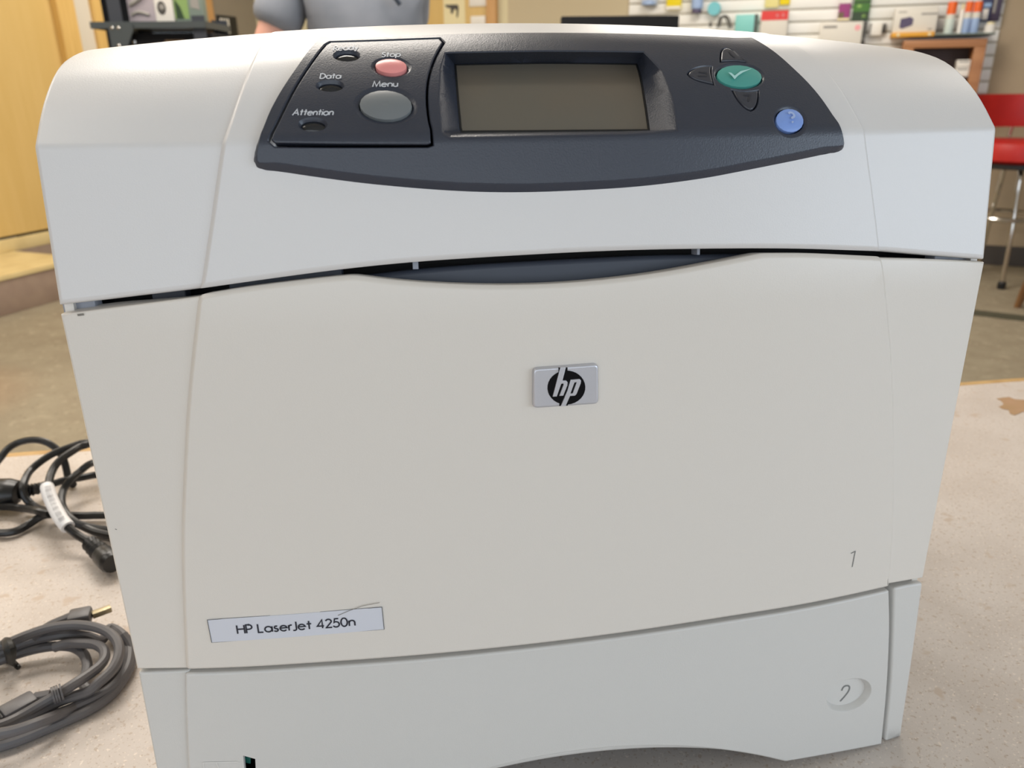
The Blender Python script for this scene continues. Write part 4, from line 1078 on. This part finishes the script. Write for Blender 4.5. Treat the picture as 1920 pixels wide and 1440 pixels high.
o_.location = (-0.006, -0.001, 0.062)
t, wv = shelf_card('picture_box', -1.307, -1.197, zt, 0.30, SF + 0.035, 0.05, M['p_sage'], 'grey green picture box on the steel shelf beside the white card', 'box')
obj('picture', box(-0.055, 0.0, -0.0012, 0, 0.02, 0.29), M['p_fern'], t, local=True)
obj('picture', prism([(-0.05, 0.02), (-0.02, 0.02), (-0.03, 0.06), (-0.05, 0.09)], -0.002, 0, 1), M['p_darkgreen'], t, local=True)
obj('picture', prism([(0.01, 0.06), (0.045, 0.05), (0.04, 0.12), (0.02, 0.15)], -0.002, 0, 1), M['p_grey'], t, local=True)
t, wv = shelf_card('equipment_case', -1.49, -1.17, 0.592 - 0.42 + 0.002, 0.39, SF + 0.03, 0.20, M['blackm'], 'black equipment case on the lower board of the steel shelf', 'case')
obj('latch', box(-0.03, 0.05, -0.006, 0, 0.348, 0.364, 0.002), M['p_brown'], t, local=True)
obj('knob', lathe([(0.008, 0), (0.008, 0.01)], 12), M['chrome'], t, local=True).location = (-0.148, -0.004, 0.352)

# sign on the left wall beyond the doorway
sg = thing('wall_sign', 'small black sign with white strokes on the taupe wall behind the shelf', 'sign', rm(UL, 5.08, 0.80), ROOM_A)
obj('board', box(0.0, 0.012, -0.11, 0.11, -0.10, 0.075, 0.002), M['black'], sg, local=True)
obj('strokes', join(*[box(0.012, 0.0135, -0.085 + 0.028 * k, -0.067 + 0.028 * k, -0.05, 0.055) for k in range(4)]), M['p_white'], sg, local=True)

# yellow panel on the back wall with a poster and two plates
wp = thing('wood_notice_panel', 'yellow wood notice panel with orange post fixed on the back wall', 'panel', rm(-2.6, VB, FLOOR), ROOM_A)
obj('board', box(-0.28, 0.28, -0.02, 0, 0.0, 2.6, 0.003), M['yellow'], wp, local=True)
obj('post', box(0.28, 0.355, -0.05, 0, 0.0, 2.6, 0.004), M['trim_orange'], wp, local=True)
q = (-2.67487, -2.50061, 0.7282, 1.04869)
po = thing('poster', 'cream poster with a dark tool silhouette on the yellow notice panel', 'poster', rm((q[0] + q[1]) / 2, 5.43, q[2]), ROOM_A)
wv, hv = q[1] - q[0], q[3] - q[2]
obj('sheet', box(-wv / 2, wv / 2, -0.004, 0, 0, hv), M['p_cream'], po, local=True)
oq = [(-2.66273, 0.91399), (-2.55804, 0.9118), (-2.55009, 0.89198), (-2.5565, 0.83512), (-2.57011, 0.82123), (-2.56797, 0.87839), (-2.58974, 0.87917), (-2.59958, 0.85091), (-2.61694, 0.8551), (-2.61563, 0.88725), (-2.65035, 0.89567)]
obj('silhouette', prism([(a_ - (q[0] + q[1]) / 2, b_ - q[2]) for a_, b_ in oq], -0.006, -0.0035, 1), M['p_charcoal'], po, local=True, smooth=False)
for rc_, lb2 in (((-2.46424, -2.32001, 0.89361, 0.99842), 'upper of two white plates on the yellow notice panel'), ((-2.45603, -2.336, 0.75158, 0.83003), 'lower of two white plates on the yellow notice panel')):
    u0, u1, z0, z1_ = rc_
    tp = thing('wall_plate', lb2, 'plate', rm((u0 + u1) / 2, 5.43, z0), ROOM_A)
    obj('plate_face', box(-(u1 - u0) / 2, (u1 - u0) / 2, -0.008, 0, 0, z1_ - z0, 0.003), M['p_white'], tp, local=True)
    obj('screw', lathe([(0.004, 0), (0.004, 0.002)], 8), M['chrome'], tp, local=True).location = (0, -0.009, (z1_ - z0) * 0.5)

# ------------------------------------------------------------------ slat wall and its goods
SL = thing('slat_wall', 'white slat wall display panel covering the right part of the back wall', 'slatwall', rm(-0.15, VB, 0.0), ROOM_A)
obj('backing', box(-1.12, 1.135, -0.006, 0, -0.30, CEIL - 0.02), M['groove'], SL, local=True)
pitch = 0.0728
k0 = int((-0.30 - 0.793) / pitch)
slat_me = None
for k in range(k0, 17):
    zb = 0.793 + k * pitch + 0.006
    if zb < -0.30 or zb + pitch > CEIL - 0.01:
        continue
    if slat_me is None:
        s_ = obj('slat', box(-1.12, 1.135, -0.018, -0.004, 0, pitch - 0.011, 0.002), M['slat'], SL, local=True)
        slat_me = s_.data
    else:
        s_ = bpy.data.objects.new('slat', slat_me)
        COL.objects.link(s_)
        s_.parent = SL
    s_.location = (0, 0, zb)
VS = VB - 0.018


def goods(name, r_, dep, m, label, cat, group=None, standoff=0.0, bev=0.003):
    """a box on the slat wall, r_ = (u0, u1, z0, z1)"""
    u0, u1, z0, z1_ = r_
    t = thing(name, label, cat, rm((u0 + u1) / 2, VS - standoff - dep, z0), ROOM_A, group)
    obj('pack', box(-(u1 - u0) / 2, (u1 - u0) / 2, 0, dep, 0, z1_ - z0, bev), m, t, local=True)
    return t, u1 - u0, z1_ - z0


def face(t, name, x0, x1, z0, z1_, m):
    return obj(name, box(x0, x1, -0.0015, 0.0002, z0, z1_), m, t, local=True)


def hook(t, z, dep, n=1):
    return obj('hook', tube([(0, -0.01, z), (0, dep, z)], 0.003, 6, 1), M['chrome'], t, local=True)


t, a_, b_ = goods('blister_pack', (-1.17588, -1.07138, 0.85212, 1.02496), 0.05, M['p_clearblue'], 'pale blue blister pack hanging at the left end of the slat wall', 'package')
obj('bubble', lathe([(0.05, 0), (0.045, 0.02), (0.02, 0.03)], 16), M['p_skyb'], t, local=True).location = (0, 0.01, 0.0)
hook(t, b_ - 0.01, 0.05)
t, a_, b_ = goods('yellow_pack', (-1.00584, -0.91043, 0.82019, 1.00134), 0.04, M['p_yellow'], 'bright yellow hanging pack with white lower edge on the slat wall', 'package')
face(t, 'lower_edge', -a_ / 2, a_ / 2, 0, 0.018, M['p_white'])
hook(t, b_ - 0.01, 0.04)
bq = (-0.83922, -0.76315, 0.79083, 0.97641)
bt = thing('spray_bottle', 'light blue bottle with dark base hanging on the slat wall', 'bottle', rm((bq[0] + bq[1]) / 2, VS - 0.05, bq[2]), ROOM_A)
hw_ = (bq[1] - bq[0]) / 2
obj('bottle_body', lathe([(hw_ * 0.8, 0.02), (hw_, 0.03), (hw_, 0.13), (hw_ * 0.4, 0.16), (hw_ * 0.4, bq[3] - bq[2])], 16), M['p_skyb'], bt, local=True)
obj('base', lathe([(hw_ * 0.85, 0), (hw_ * 0.85, 0.022)], 16), M['p_violet'], bt, local=True)
tq = (-0.73016, -0.64797, 0.7871, 0.84069)
tt = thing('tape_roll', 'turquoise roll hanging beside the light blue bottle', 'roll', rm((tq[0] + tq[1]) / 2, VS - 0.06, (tq[2] + tq[3]) / 2), ROOM_A)
rr_ = (tq[1] - tq[0]) / 2
o_ = obj('roll', join(lathe([(rr_ * 0.45, 0), (rr_, 0), (rr_, 0.045), (rr_ * 0.45, 0.045)], 20)), M['p_cyan'], tt, local=True)
o_.rotation_euler = (-math.pi / 2, 0, 0)
eq = [(-0.64169, 0.70328), (-0.63767, 0.73491), (-0.62656, 0.76299), (-0.60643, 0.76546), (-0.58828, 0.75227), (-0.57516, 0.72031), (-0.5626, 0.69462)]
ec = thing('earphone_cord', 'looped black earphone cord hanging left of the teal box', 'cord', rm(eq[0][0], VS - 0.07, eq[0][1]), ROOM_A)
obj('cord', join(tube([(a_ - eq[0][0], 0, b_ - eq[0][1]) for a_, b_ in eq], 0.006, 8), tube([(a_ - eq[0][0] - 0.015, 0.012, b_ - eq[0][1] - 0.004) for a_, b_ in eq], 0.005, 8)), M['p_charcoal'], ec, local=True)
obj('ear_piece', lathe([(0.008, 0), (0.011, 0.012), (0.006, 0.03)], 10), M['p_charcoal'], ec, local=True).location = (-0.06, 0, 0.0)
t, a_, b_ = goods('teal_box', (-0.54225, -0.40529, 0.65934, 0.7692), 0.08, M['p_teal'], 'teal box with dark right edge on the slat wall', 'box')
face(t, 'edge_print', a_ / 2 - 0.018, a_ / 2, 0, b_, M['p_charcoal'])
t, a_, b_ = goods('red_topped_box', (-0.38199, -0.21875, 0.6296, 0.78484), 0.09, M['p_offwhite'], 'white box with a red band across its top on the slat wall', 'box')
face(t, 'red_band', -a_ / 2, a_ / 2, b_ - 0.055, b_, M['p_red'])
for k in range(2):
    face(t, 'printed_dot', 0.01 + 0.035 * k, 0.024 + 0.035 * k, b_ - 0.036, b_ - 0.02, M['p_pink'])
t, a_, b_ = goods('yellow_tag', (-0.28305, -0.22179, 0.82215, 0.93775), 0.03, M['p_yellow'], 'small yellow tag pack above the red topped box', 'package')
hook(t, b_ - 0.008, 0.04)
t, a_, b_ = goods('cream_pack', (-0.37342, -0.28866, 0.80976, 0.94137), 0.03, M['p_paleyellow'], 'pale yellow pack hanging left of the small yellow tag', 'package')
hook(t, b_ - 0.008, 0.04)
t, a_, b_ = goods('purple_pack', (0.07512, 0.14284, 0.71813, 0.95093), 0.03, M['p_purple'], 'purple and white hanging pack on the slat wall', 'package')
face(t, 'white_panel', -a_ / 2, a_ / 2, b_ * 0.42, b_ * 0.56, M['p_white'])
face(t, 'brown_print', -a_ / 2, 0.0, b_ * 0.06, b_ * 0.2, M['p_brown'])
face(t, 'white_edge', -a_ / 2, a_ / 2, 0, b_ * 0.06, M['p_cream'])
hook(t, b_ - 0.008, 0.04)
t, a_, b_ = goods('green_pack', (0.15708, 0.25422, 0.71499, 0.96088), 0.035, M['p_green'], 'green hanging pack beside the purple pack', 'package')
face(t, 'dark_print', -a_ / 2, a_ / 2, 0.0, b_ * 0.2, M['p_darkgreen'])
face(t, 'leaf_print', a_ * 0.1, a_ * 0.35, b_ * 0.06, b_ * 0.14, M['p_lime'])
face(t, 'leaf_print', -a_ * 0.25, -a_ * 0.02, b_ * 0.3, b_ * 0.36, M['p_lime'])
face(t, 'dark_print', -a_ / 2, a_ / 2, b_ * 0.40, b_ * 0.44, M['p_darkgreen'])
hook(t, b_ - 0.008, 0.04)
t, a_, b_ = goods('white_carton', (-0.01977, 0.22857, 0.56433, 0.70761), 0.09, M['p_offwhite'], 'wide white carton with a pink dot on the slat wall', 'box')
o_ = obj('pink_dot', lathe([(0.017, 0), (0.017, 0.001)], 16), M['p_pink'], t, local=True)
o_.rotation_euler = (math.pi / 2, 0, 0)
o_.location = (a_ / 2 - 0.03, 0, b_ - 0.035)
face(t, 'grey_print', -a_ / 2 + 0.02, -a_ / 2 + 0.10, b_ - 0.034, b_ - 0.02, M['p_grey'])
t, a_, b_ = goods('black_sleeve', (0.2314, 0.24968, 0.56142, 0.70639), 0.08, M['p_charcoal'], 'thin dark sleeve standing right of the wide white carton', 'package')
face(t, 'label_strip', -a_ / 2, a_ / 2, b_ * 0.3, b_ * 0.34, M['p_grey'])
t, a_, b_ = goods('small_white_box', (0.2673, 0.33988, 0.62737, 0.69651), 0.05, M['p_white'], 'small white box between two dark packs on the slat wall', 'box')
face(t, 'side_print', -a_ / 2, -a_ / 2 + 0.012, 0, b_, M['p_grey'])
t, a_, b_ = goods('black_stick', (0.34451, 0.36252, 0.64407, 0.69493), 0.04, M['p_charcoal'], 'slim black stick pack left of the device carton', 'package')
face(t, 'tip', -a_ / 2, a_ / 2, b_ - 0.006, b_, M['p_grey'])

# goods shelf: amber ledge, device carton, cans
rq = (0.39228, 0.62493, 0.63175, 0.77042)
am = (0.39217, 0.62256, 0.60786, 0.63407)
gl = (0.62207, 0.93754, 0.60946, 0.62373)
t = thing('amber_shelf', 'short amber shelf carrying the device carton', 'shelf', rm((am[0] + am[1]) / 2, VS, am[2]), ROOM_A)
obj('board', box(-(am[1] - am[0]) / 2, (am[1] - am[0]) / 2, -0.20, 0, 0, am[3] - am[2], 0.004), M['p_amber'], t, local=True)
for sx in (-0.35, 0.38):
    o_ = obj('screw', lathe([(0.009, 0), (0.009, 0.004)], 10), M['p_cream'], t, local=True)
    o_.rotation_euler = (math.pi / 2, 0, 0)
    o_.location = (sx * (am[1] - am[0]), -0.20, 0.012)
t = thing('glass_shelf', 'thin dark-edged shelf under the orange capped spray cans', 'shelf', rm((gl[0] + gl[1]) / 2, VS, gl[2]), ROOM_A)
obj('board', box(-(gl[1] - gl[0]) / 2 + 0.002, (gl[1] - gl[0]) / 2, -0.20, 0, 0, gl[3] - gl[2] - 0.004, 0.003), M['p_charcoal'], t, local=True)
obj('front_edge', box(-(gl[1] - gl[0]) / 2 + 0.002, (gl[1] - gl[0]) / 2, -0.205, -0.20, 0.004, gl[3] - gl[2] - 0.004), M['p_sage'], t, local=True)
ztop_a, ztop_g = am[3], gl[3] - 0.004
t = thing('device_carton', 'white carton printed with a dark device standing on the amber shelf', 'box', rm((rq[0] + rq[1]) / 2, VS - 0.17, ztop_a), ROOM_A)
a_, b_ = rq[1] - rq[0], rq[3] - ztop_a
obj('pack', box(-a_ / 2, a_ / 2, 0, 0.12, 0, b_, 0.002), M['p_offwhite'], t, local=True)
dv = [(-0.35, 0.2), (-0.34, 0.55), (-0.12, 0.62), (-0.04, 0.52), (-0.05, 0.28), (-0.28, 0.14)]
obj('device_print', prism([(x_ * a_, z_ * b_) for x_, z_ in dv], -0.0015, 0.0002, 1), M['p_violet'], t, local=True, smooth=False)
face(t, 'grey_stripe', 0.12 * a_, 0.5 * a_, 0.68 * b_, 0.75 * b_, M['p_grey'])
face(t, 'grey_print', 0.32 * a_, 0.42 * a_, 0.08 * b_, 0.14 * b_, M['p_grey'])
face(t, 'grey_print', -0.42 * a_, -0.22 * a_, 0.80 * b_, 0.84 * b_, M['p_grey'])
obj('side_panel', box(a_ / 2 - 0.0005, a_ / 2 + 0.001, 0.001, 0.119, 0.001, b_ - 0.001), M['p_grey'], t, local=True)
cans = [((0.66898, 0.72246, 0.62857, 0.79201), 'p_mint', 0.40, 'orange capped spray can with pale green body, leftmost of the three'),
        ((0.76427, 0.80578, 0.62801, 0.78976), 'p_skyb', 0.34, 'middle orange capped spray can with blue body'),
        ((0.80578, 0.85252, 0.6268, 0.78805), 'p_skyb', 0.34, 'rightmost orange capped spray can with blue body')]
for r_, bm_, cf, lb2 in cans:
    h_ = r_[3] - ztop_g
    ra = (r_[1] - r_[0]) / 2 * 0.96
    t = thing('spray_can', lb2, 'spray can', rm((r_[0] + r_[1]) / 2, VS - 0.15, ztop_g), ROOM_A, 'spray cans on the dark-edged shelf')
    obj('can_body', lathe([(ra * 0.92, 0), (ra, 0.004), (ra, h_ * (1 - cf)), (ra * 0.9, h_ * (1 - cf) + 0.008)], 16), M[bm_], t, local=True)
    obj('band', lathe([(ra * 1.01, h_ * 0.48), (ra * 1.01, h_ * (1 - cf))], 16), M['p_offwhite'], t, local=True)
    obj('cap', lathe([(ra * 0.98, h_ * (1 - cf)), (ra * 1.0, h_ - 0.01), (ra * 0.9, h_)], 16), M['p_orange'], t, local=True)
for r_, lb2 in (((0.74003, 0.76517, 0.62993, 0.77853), 'tall white bottle between the orange capped cans'), ((0.88247, 0.94, 0.62298, 0.67706), 'short white jar at the right end of the dark-edged shelf')):
    h_ = r_[3] - ztop_g
    ra = (r_[1] - r_[0]) / 2
    t = thing('white_bottle' if h_ > 0.1 else 'white_jar', lb2, 'bottle' if h_ > 0.1 else 'jar', rm((r_[0] + r_[1]) / 2, VS - 0.15, ztop_g), ROOM_A)
    obj('bottle_body', lathe([(ra, 0), (ra, h_ * 0.75), (ra * 0.7, h_ * 0.82)], 14), M['p_white'], t, local=True)
    obj('cap', lathe([(ra * 0.7, h_ * 0.82), (ra * 0.7, h_)], 14), M['p_cream'], t, local=True)
for r_, mm, lb2 in (((0.91724, 0.96614, 0.68896, 0.90738), 'p_plum', 'dark plum hanging pack at the right end of the slat wall'), ((0.86271, 0.91494, 0.68902, 0.91194), 'p_navy', 'navy hanging pack with white label above the white jar')):
    t, a_, b_ = goods('dark_pack', r_, 0.04, M[mm], lb2, 'package')
    if mm == 'p_navy':
        face(t, 'white_label', -a_ * 0.3, a_ * 0.25, 0.01, b_ * 0.30, M['p_white'])
        face(t, 'blue_print', -a_ * 0.3, a_ * 0.4, b_ * 0.34, b_ * 0.44, M['p_blue'])
    else:
        face(t, 'grey_print', -a_ * 0.4, -a_ * 0.1, b_ * 0.2, b_ * 0.6, M['p_grey'])
    hook(t, b_ - 0.008, 0.05)

# wooden display case under the goods shelf
cq = (0.46592, 0.90609, 0.39024, 0.58979)
cu0, cu1, cz1 = cq[0], cq[1], cq[3]
cz0 = cz1 - 0.42
DC = thing('display_case', 'orange brown wooden display case with dark interior under the spray cans', 'cabinet', rm((cu0 + cu1) / 2, VS, cz0), ROOM_A)
hw_ = (cu1 - cu0) / 2
hh_ = cz1 - cz0
obj('top_rail', box(-hw_, hw_, -0.19, -0.005, hh_ - 0.045, hh_, 0.003), M['cab_wood'], DC, local=True)
obj('bottom_rail', box(-hw_, hw_, -0.19, -0.005, 0, 0.045, 0.003), M['cab_wood'], DC, local=True)
for s in (-1, 1):
    obj('stile', box(s * hw_ - (0.06 if s > 0 else 0), s * hw_ + (0.06 if s < 0 else 0), -0.19, -0.005, 0.045, hh_ - 0.045, 0.003), M['cab_wood'], DC, local=True)
obj('back_panel', box(-hw_ + 0.06, hw_ - 0.06, -0.012, -0.005, 0.045, hh_ - 0.045), M['cab_dark'], DC, local=True)
obj('inner_shelf', box(-hw_ + 0.06, hw_ - 0.06, -0.17, -0.012, hh_ - 0.215, hh_ - 0.205), M['cab_dark'], DC, local=True)
for k, (dz, hgt, lb2) in enumerate(((0.0, 0.05, 'lower of two white boxes stacked inside the wooden display case'), (0.052, 0.04, 'upper of two white boxes stacked inside the wooden display case'))):
    t = thing('ribbon_box', lb2, 'box', rm(cu1 - 0.098, VS - 0.14, cz0 + hh_ - 0.205 + dz), ROOM_A, 'white boxes in the display case')
    obj('pack', box(-0.036, 0.036, -0.03, 0.05, 0, hgt, 0.003), M['p_white'], t, local=True)
    obj('print_band', box(-0.028, 0.028, -0.0312, -0.0298, hgt - 0.014, hgt - 0.006), M['p_grey'], t, local=True)

# ------------------------------------------------------------------ monitor on a bench behind the printer
mc = shp(0.455, 3.0, 0)
BN = thing('work_bench', 'pale work bench standing behind the printer under the black monitor', 'bench', (mc.x, mc.y, FLOOR), HD)
obj('bench_top', box(-0.6, 0.6, -0.3, 0.35, 0.90, 0.93, 0.004), M['p_offwhite'], BN, local=True)
for sx in (-0.56, 0.52):
    for sy in (-0.26, 0.27):
        obj('leg', box(sx, sx + 0.04, sy, sy + 0.04, 0, 0.90, 0.003), M['steel'], BN, local=True)
zm = 0.5862
x0m, x1m = 0.18379, 0.59786
MN = thing('monitor', 'black flat monitor whose top edge shows behind the printer', 'monitor', (*shp((x0m + x1m) / 2, 3.0, 0)[:2], FLOOR + 0.93), HD)
hz = zm - (FLOOR + 0.93)
wm = (x1m - x0m) / 2
obj('bezel', box(-wm, wm, -0.02, 0.03, hz - 0.30, hz, 0.004), M['blackm'], MN, local=True)
obj('screen', box(-wm + 0.02, wm - 0.02, -0.0215, -0.019, hz - 0.27, hz - 0.075), M['black'], MN, local=True)
obj('stand', join(box(-0.03, 0.03, 0.0, 0.03, 0.01, hz - 0.2, 0.003), box(-0.12, 0.12, -0.08, 0.1, 0, 0.014, 0.004)), M['black'], MN, local=True)

# ------------------------------------------------------------------ red bar stool, wooden stool
rs = Vector((3.50485, 3.70181, -0.06215))
RS = thing('bar_stool', 'red vinyl bar stool with backrest and chrome legs by the right wall', 'stool', (rs.x, rs.y, FLOOR), HD)
seat_b, seat_t = -0.07482 - FLOOR, 0.04964 - FLOOR
back_b, back_t = 0.10935 - FLOOR, 0.2887 - FLOOR
obj('seat', lathe([(0.19, seat_b), (0.222, seat_b + 0.02), (0.226, seat_t - 0.05), (0.215, seat_t - 0.015), (0.18, seat_t)], 32), M['red'], RS, local=True, label='red vinyl seat')
obj('seat_plate', lathe([(0.17, seat_b - 0.03), (0.20, seat_b - 0.022), (0.20, seat_b)], 28), M['black'], RS, local=True)
bk = []
arcp = [(0.285 * math.sin(t), 0.04 + 0.16 * math.cos(t)) for t in np.linspace(-1.35, 1.35, 17)]
V_, F_ = [], []
for i, (x_, y_) in enumerate(arcp):
    n_ = Vector((math.sin(np.linspace(-1.35, 1.35, 17)[i]), math.cos(np.linspace(-1.35, 1.35, 17)[i]), 0))
    for dn, z_ in ((-0.018, back_b), (0.02, back_b + 0.012), (0.024, back_b + 0.06), (0.02, back_t - 0.012), (-0.018, back_t), (-0.026, back_b + 0.06)):
        V_.append((x_ + n_.x * dn, y_ + n_.y * dn, z_))
for i in range(16):
    for j in range(6):
        F_.append((i * 6 + j, i * 6 + (j + 1) % 6, i * 6 + 6 + (j + 1) % 6, i * 6 + 6 + j))
F_.append((5, 4, 3, 2, 1, 0))
F_.append(tuple(16 * 6 + j for j in range(6)))
obj('backrest', (V_, F_), M['red'], RS, local=True, label='red vinyl curved backrest')
for s in (-1, 1):
    obj('back_support', tube([(s * 0.07, 0.17, seat_b - 0.01), (s * 0.07, 0.215, seat_t), (s * 0.07, 0.20, back_b + 0.03)], 0.011, 10), M['chrome'], RS, local=True)
LEGA = [math.radians(q) for q in (256, 346, 76, 166)]
for a in LEGA:
    c_, s_ = math.cos(a), math.sin(a)
    lg = obj('leg', tube([(0.10 * c_, 0.10 * s_, seat_b - 0.02), (0.135 * c_, 0.135 * s_, seat_b - 0.06), (0.15 * c_, 0.15 * s_, seat_b - 0.14), (0.19 * c_, 0.19 * s_, 0.35), (0.225 * c_, 0.225 * s_, 0.03)], 0.013, 10), M['chrome'], RS, local=True)
    obj('foot_cap', lathe([(0.021, 0), (0.023, 0.035), (0.015, 0.045)], 12, (0.225 * c_, 0.225 * s_, 0)), M['black'], lg, local=True)
zr = -0.37476 - FLOOR
ring = [(0.205 * math.cos(t), 0.205 * math.sin(t), zr) for t in np.linspace(0, 2 * math.pi, 33)]
obj('foot_ring', tube(ring, 0.013, 10, 1), M['chrome'], RS, local=True)

ws = Vector((3.32477, 2.97123, -0.76))
WS = thing('wooden_stool', 'brown wooden stool partly in view below the red bar stool', 'stool', (ws.x, ws.y, FLOOR), HD)
obj('seat', lathe([(0.15, 0.29), (0.175, 0.30), (0.175, 0.325), (0.16, 0.335)], 24), M['brown_wood'], WS, local=True)
for a in (45, 135, 225, 315):
    c_, s_ = math.cos(math.radians(a)), math.sin(math.radians(a))
    obj('leg', tube([(0.10 * c_, 0.10 * s_, 0.295), (0.17 * c_, 0.17 * s_, 0.15), (0.20 * c_, 0.20 * s_, 0.0)], [0.022, 0.024, 0.016], 10), M['brown_wood'], WS, local=True)

# ------------------------------------------------------------------ person in a grey polo shirt, standing behind
pp_ = shp(-0.40, 2.38, FLOOR)
PE = thing('person', 'person in a grey short-sleeved polo shirt standing with back turned behind the printer', 'person', pp_, HD + math.radians(8))


def skin(name, nodes, edges, radii, m, parent, root=0, sub=2):
    me = bpy.data.meshes.new(name)
    me.from_pydata(nodes, edges, [])
    o = bpy.data.objects.new(name, me)
    COL.objects.link(o)
    o.parent = parent
    sk = o.modifiers.new('skin', 'SKIN')
    for i, r_ in enumerate(radii):
        sv = me.skin_vertices[0].data[i]
        sv.radius = r_ if isinstance(r_, tuple) else (r_, r_)
        sv.use_root = (i == root)
    sk.use_smooth_shade = True
    sb_ = o.modifiers.new('subdivision', 'SUBSURF')
    sb_.levels = sb_.render_levels = sub
    dg = bpy.context.evaluated_depsgraph_get()
    me2 = bpy.data.meshes.new_from_object(o.evaluated_get(dg))
    o.modifiers.clear()
    o.data = me2
    me2.materials.clear()
    me2.materials.append(m)
    me2.shade_smooth()
    return o


# right-handed frame: x to the viewer's right, y away; back to the viewer, left arm at -x held out
N, E_, R_ = [], [], []


def nd(p, r_, prev=None):
    N.append(p)
    R_.append(r_)
    if prev is not None:
        E_.append((prev, len(N) - 1))
    return len(N) - 1


pel = nd((0, 0, 0.96), (0.15, 0.11))
ab = nd((0, 0, 1.10), (0.14, 0.105), pel)
ch = nd((0, 0, 1.28), (0.155, 0.11), ab)
sh0 = nd((0, 0, 1.43), (0.12, 0.075), ch)
nk = nd((0, 0.01, 1.53), 0.055, sh0)
hd1 = nd((0, 0.025, 1.62), (0.068, 0.085), nk)
hd2 = nd((0, 0.03, 1.70), (0.075, 0.095), hd1)
hd3 = nd((0, 0.025, 1.77), (0.055, 0.07), hd2)
nd((0, 0.125, 1.655), 0.014, hd1)
for s in (-1, 1):
    nd((s * 0.082, 0.02, 1.665), 0.012, hd1)
for s in (-1, 1):
    a0 = nd((s * 0.175, 0, 1.42) if s < 0 else (0.135, 0.03, 1.42), 0.058, sh0)
    if s < 0:
        a1, a2, a3 = (-0.255, -0.02, 1.26), (-0.315, -0.01, 1.13), (-0.235, 0.20, 1.06)
    else:
        a1, a2, a3 = (0.125, 0.16, 1.28), (0.11, 0.24, 1.15), (0.02, 0.42, 1.14)
    i1 = nd(a1, 0.05, a0)
    i2 = nd(a2, 0.041, i1)
    i3 = nd(tuple((np.array(a2) * 0.5 + np.array(a3) * 0.5)), 0.037, i2)
    i4 = nd(a3, 0.027, i3)
    dirv = np.array(a3) - np.array(a2)
    dirv /= np.linalg.norm(dirv)
    sid = np.cross(dirv, (0, 0, 1.0))
    pm = nd(tuple(np.array(a3) + dirv * 0.06), (0.034, 0.018), i4)
    for kf, (so_, ln) in enumerate(((-0.030, 0.062), (-0.010, 0.072), (0.010, 0.068), (0.028, 0.052))):
        b0 = np.array(a3) + dirv * 0.098 + sid * so_
        f1 = nd(tuple(b0), 0.0095, pm)
        f2 = nd(tuple(b0 + dirv * ln * 0.5 - np.array((0, 0, 0.008))), 0.0085, f1)
        nd(tuple(b0 + dirv * ln * 0.9 - np.array((0, 0, 0.028))), 0.007, f2)
    t1 = nd(tuple(np.array(a3) + dirv * 0.04 - sid * 0.042 * s), 0.011, pm)
    nd(tuple(np.array(a3) + dirv * 0.075 - sid * 0.056 * s), 0.009, t1)
for s in (-1, 1):
    h0 = nd((s * 0.09, 0, 0.90), 0.088, pel)
    k0_ = nd((s * 0.10, 0.012, 0.50), 0.058, h0)
    c0_ = nd((s * 0.10, -0.01, 0.36), 0.055, k0_)
    an = nd((s * 0.10, -0.01, 0.10), 0.038, c0_)
    nd((s * 0.105, 0.05, 0.05), 0.038, an)
    nd((s * 0.115, 0.15, 0.035), 0.032, len(N) - 1)
skin('body', N, E_, R_, M['skin'], PE)
for s in (-1, 1):   # eyes, on the far side of the head
    obj('eye', lathe([(0.004, 0), (0.011, 0.004), (0.004, 0.010)], 10), M['p_white'], PE, local=True).location = (s * 0.032, 0.105, 1.675)
skin('shirt', [(0, 0, 0.83), (0, 0, 1.08), (0, 0, 1.27), (0, 0, 1.42), (-0.17, 0, 1.425), (-0.225, -0.012, 1.33), (-0.258, -0.02, 1.262), (0.13, 0.02, 1.425), (0.125, 0.12, 1.34), (0.122, 0.16, 1.27), (0, 0.01, 1.495)],
     [(0, 1), (1, 2), (2, 3), (3, 4), (4, 5), (5, 6), (3, 7), (7, 8), (8, 9), (3, 10)],
     [(0.185, 0.135), (0.172, 0.13), (0.18, 0.132), (0.13, 0.09), 0.078, 0.075, 0.078, 0.066, 0.062, 0.062, (0.082, 0.075)], M['shirt'], PE, root=1)
obj('placket', tube([(0.045, -0.137, 1.40), (0.068, -0.139, 1.36), (0.095, -0.132, 1.325)], 0.006, 8), M['shirt_dark'], PE, local=True)
skin('trousers', [(0, 0, 1.02), (0, 0, 0.88), (-0.095, 0, 0.80), (-0.10, 0.01, 0.48), (-0.10, -0.005, 0.09), (0.095, 0, 0.80), (0.10, 0.01, 0.48), (0.10, -0.005, 0.09)],
     [(0, 1), (1, 2), (2, 3), (3, 4), (1, 5), (5, 6), (6, 7)], [(0.17, 0.125), (0.165, 0.125), 0.10, 0.075, 0.065, 0.10, 0.075, 0.065], M['denim'], PE)
skin('hair', [(0, 0.0, 1.66), (0, 0.0, 1.73), (0, 0.02, 1.795)], [(0, 1), (1, 2)], [(0.078, 0.075), (0.086, 0.098), (0.06, 0.075)], M['hair'], PE)
for s in (-1, 1):
    obj('shoe', join(box(s * 0.11 - 0.05, s * 0.11 + 0.05, -0.07, 0.21, 0.0, 0.03, 0.008), box(s * 0.11 - 0.045, s * 0.11 + 0.045, -0.065, 0.20, 0.03, 0.08, 0.02)), M['shoe'], PE, local=True)
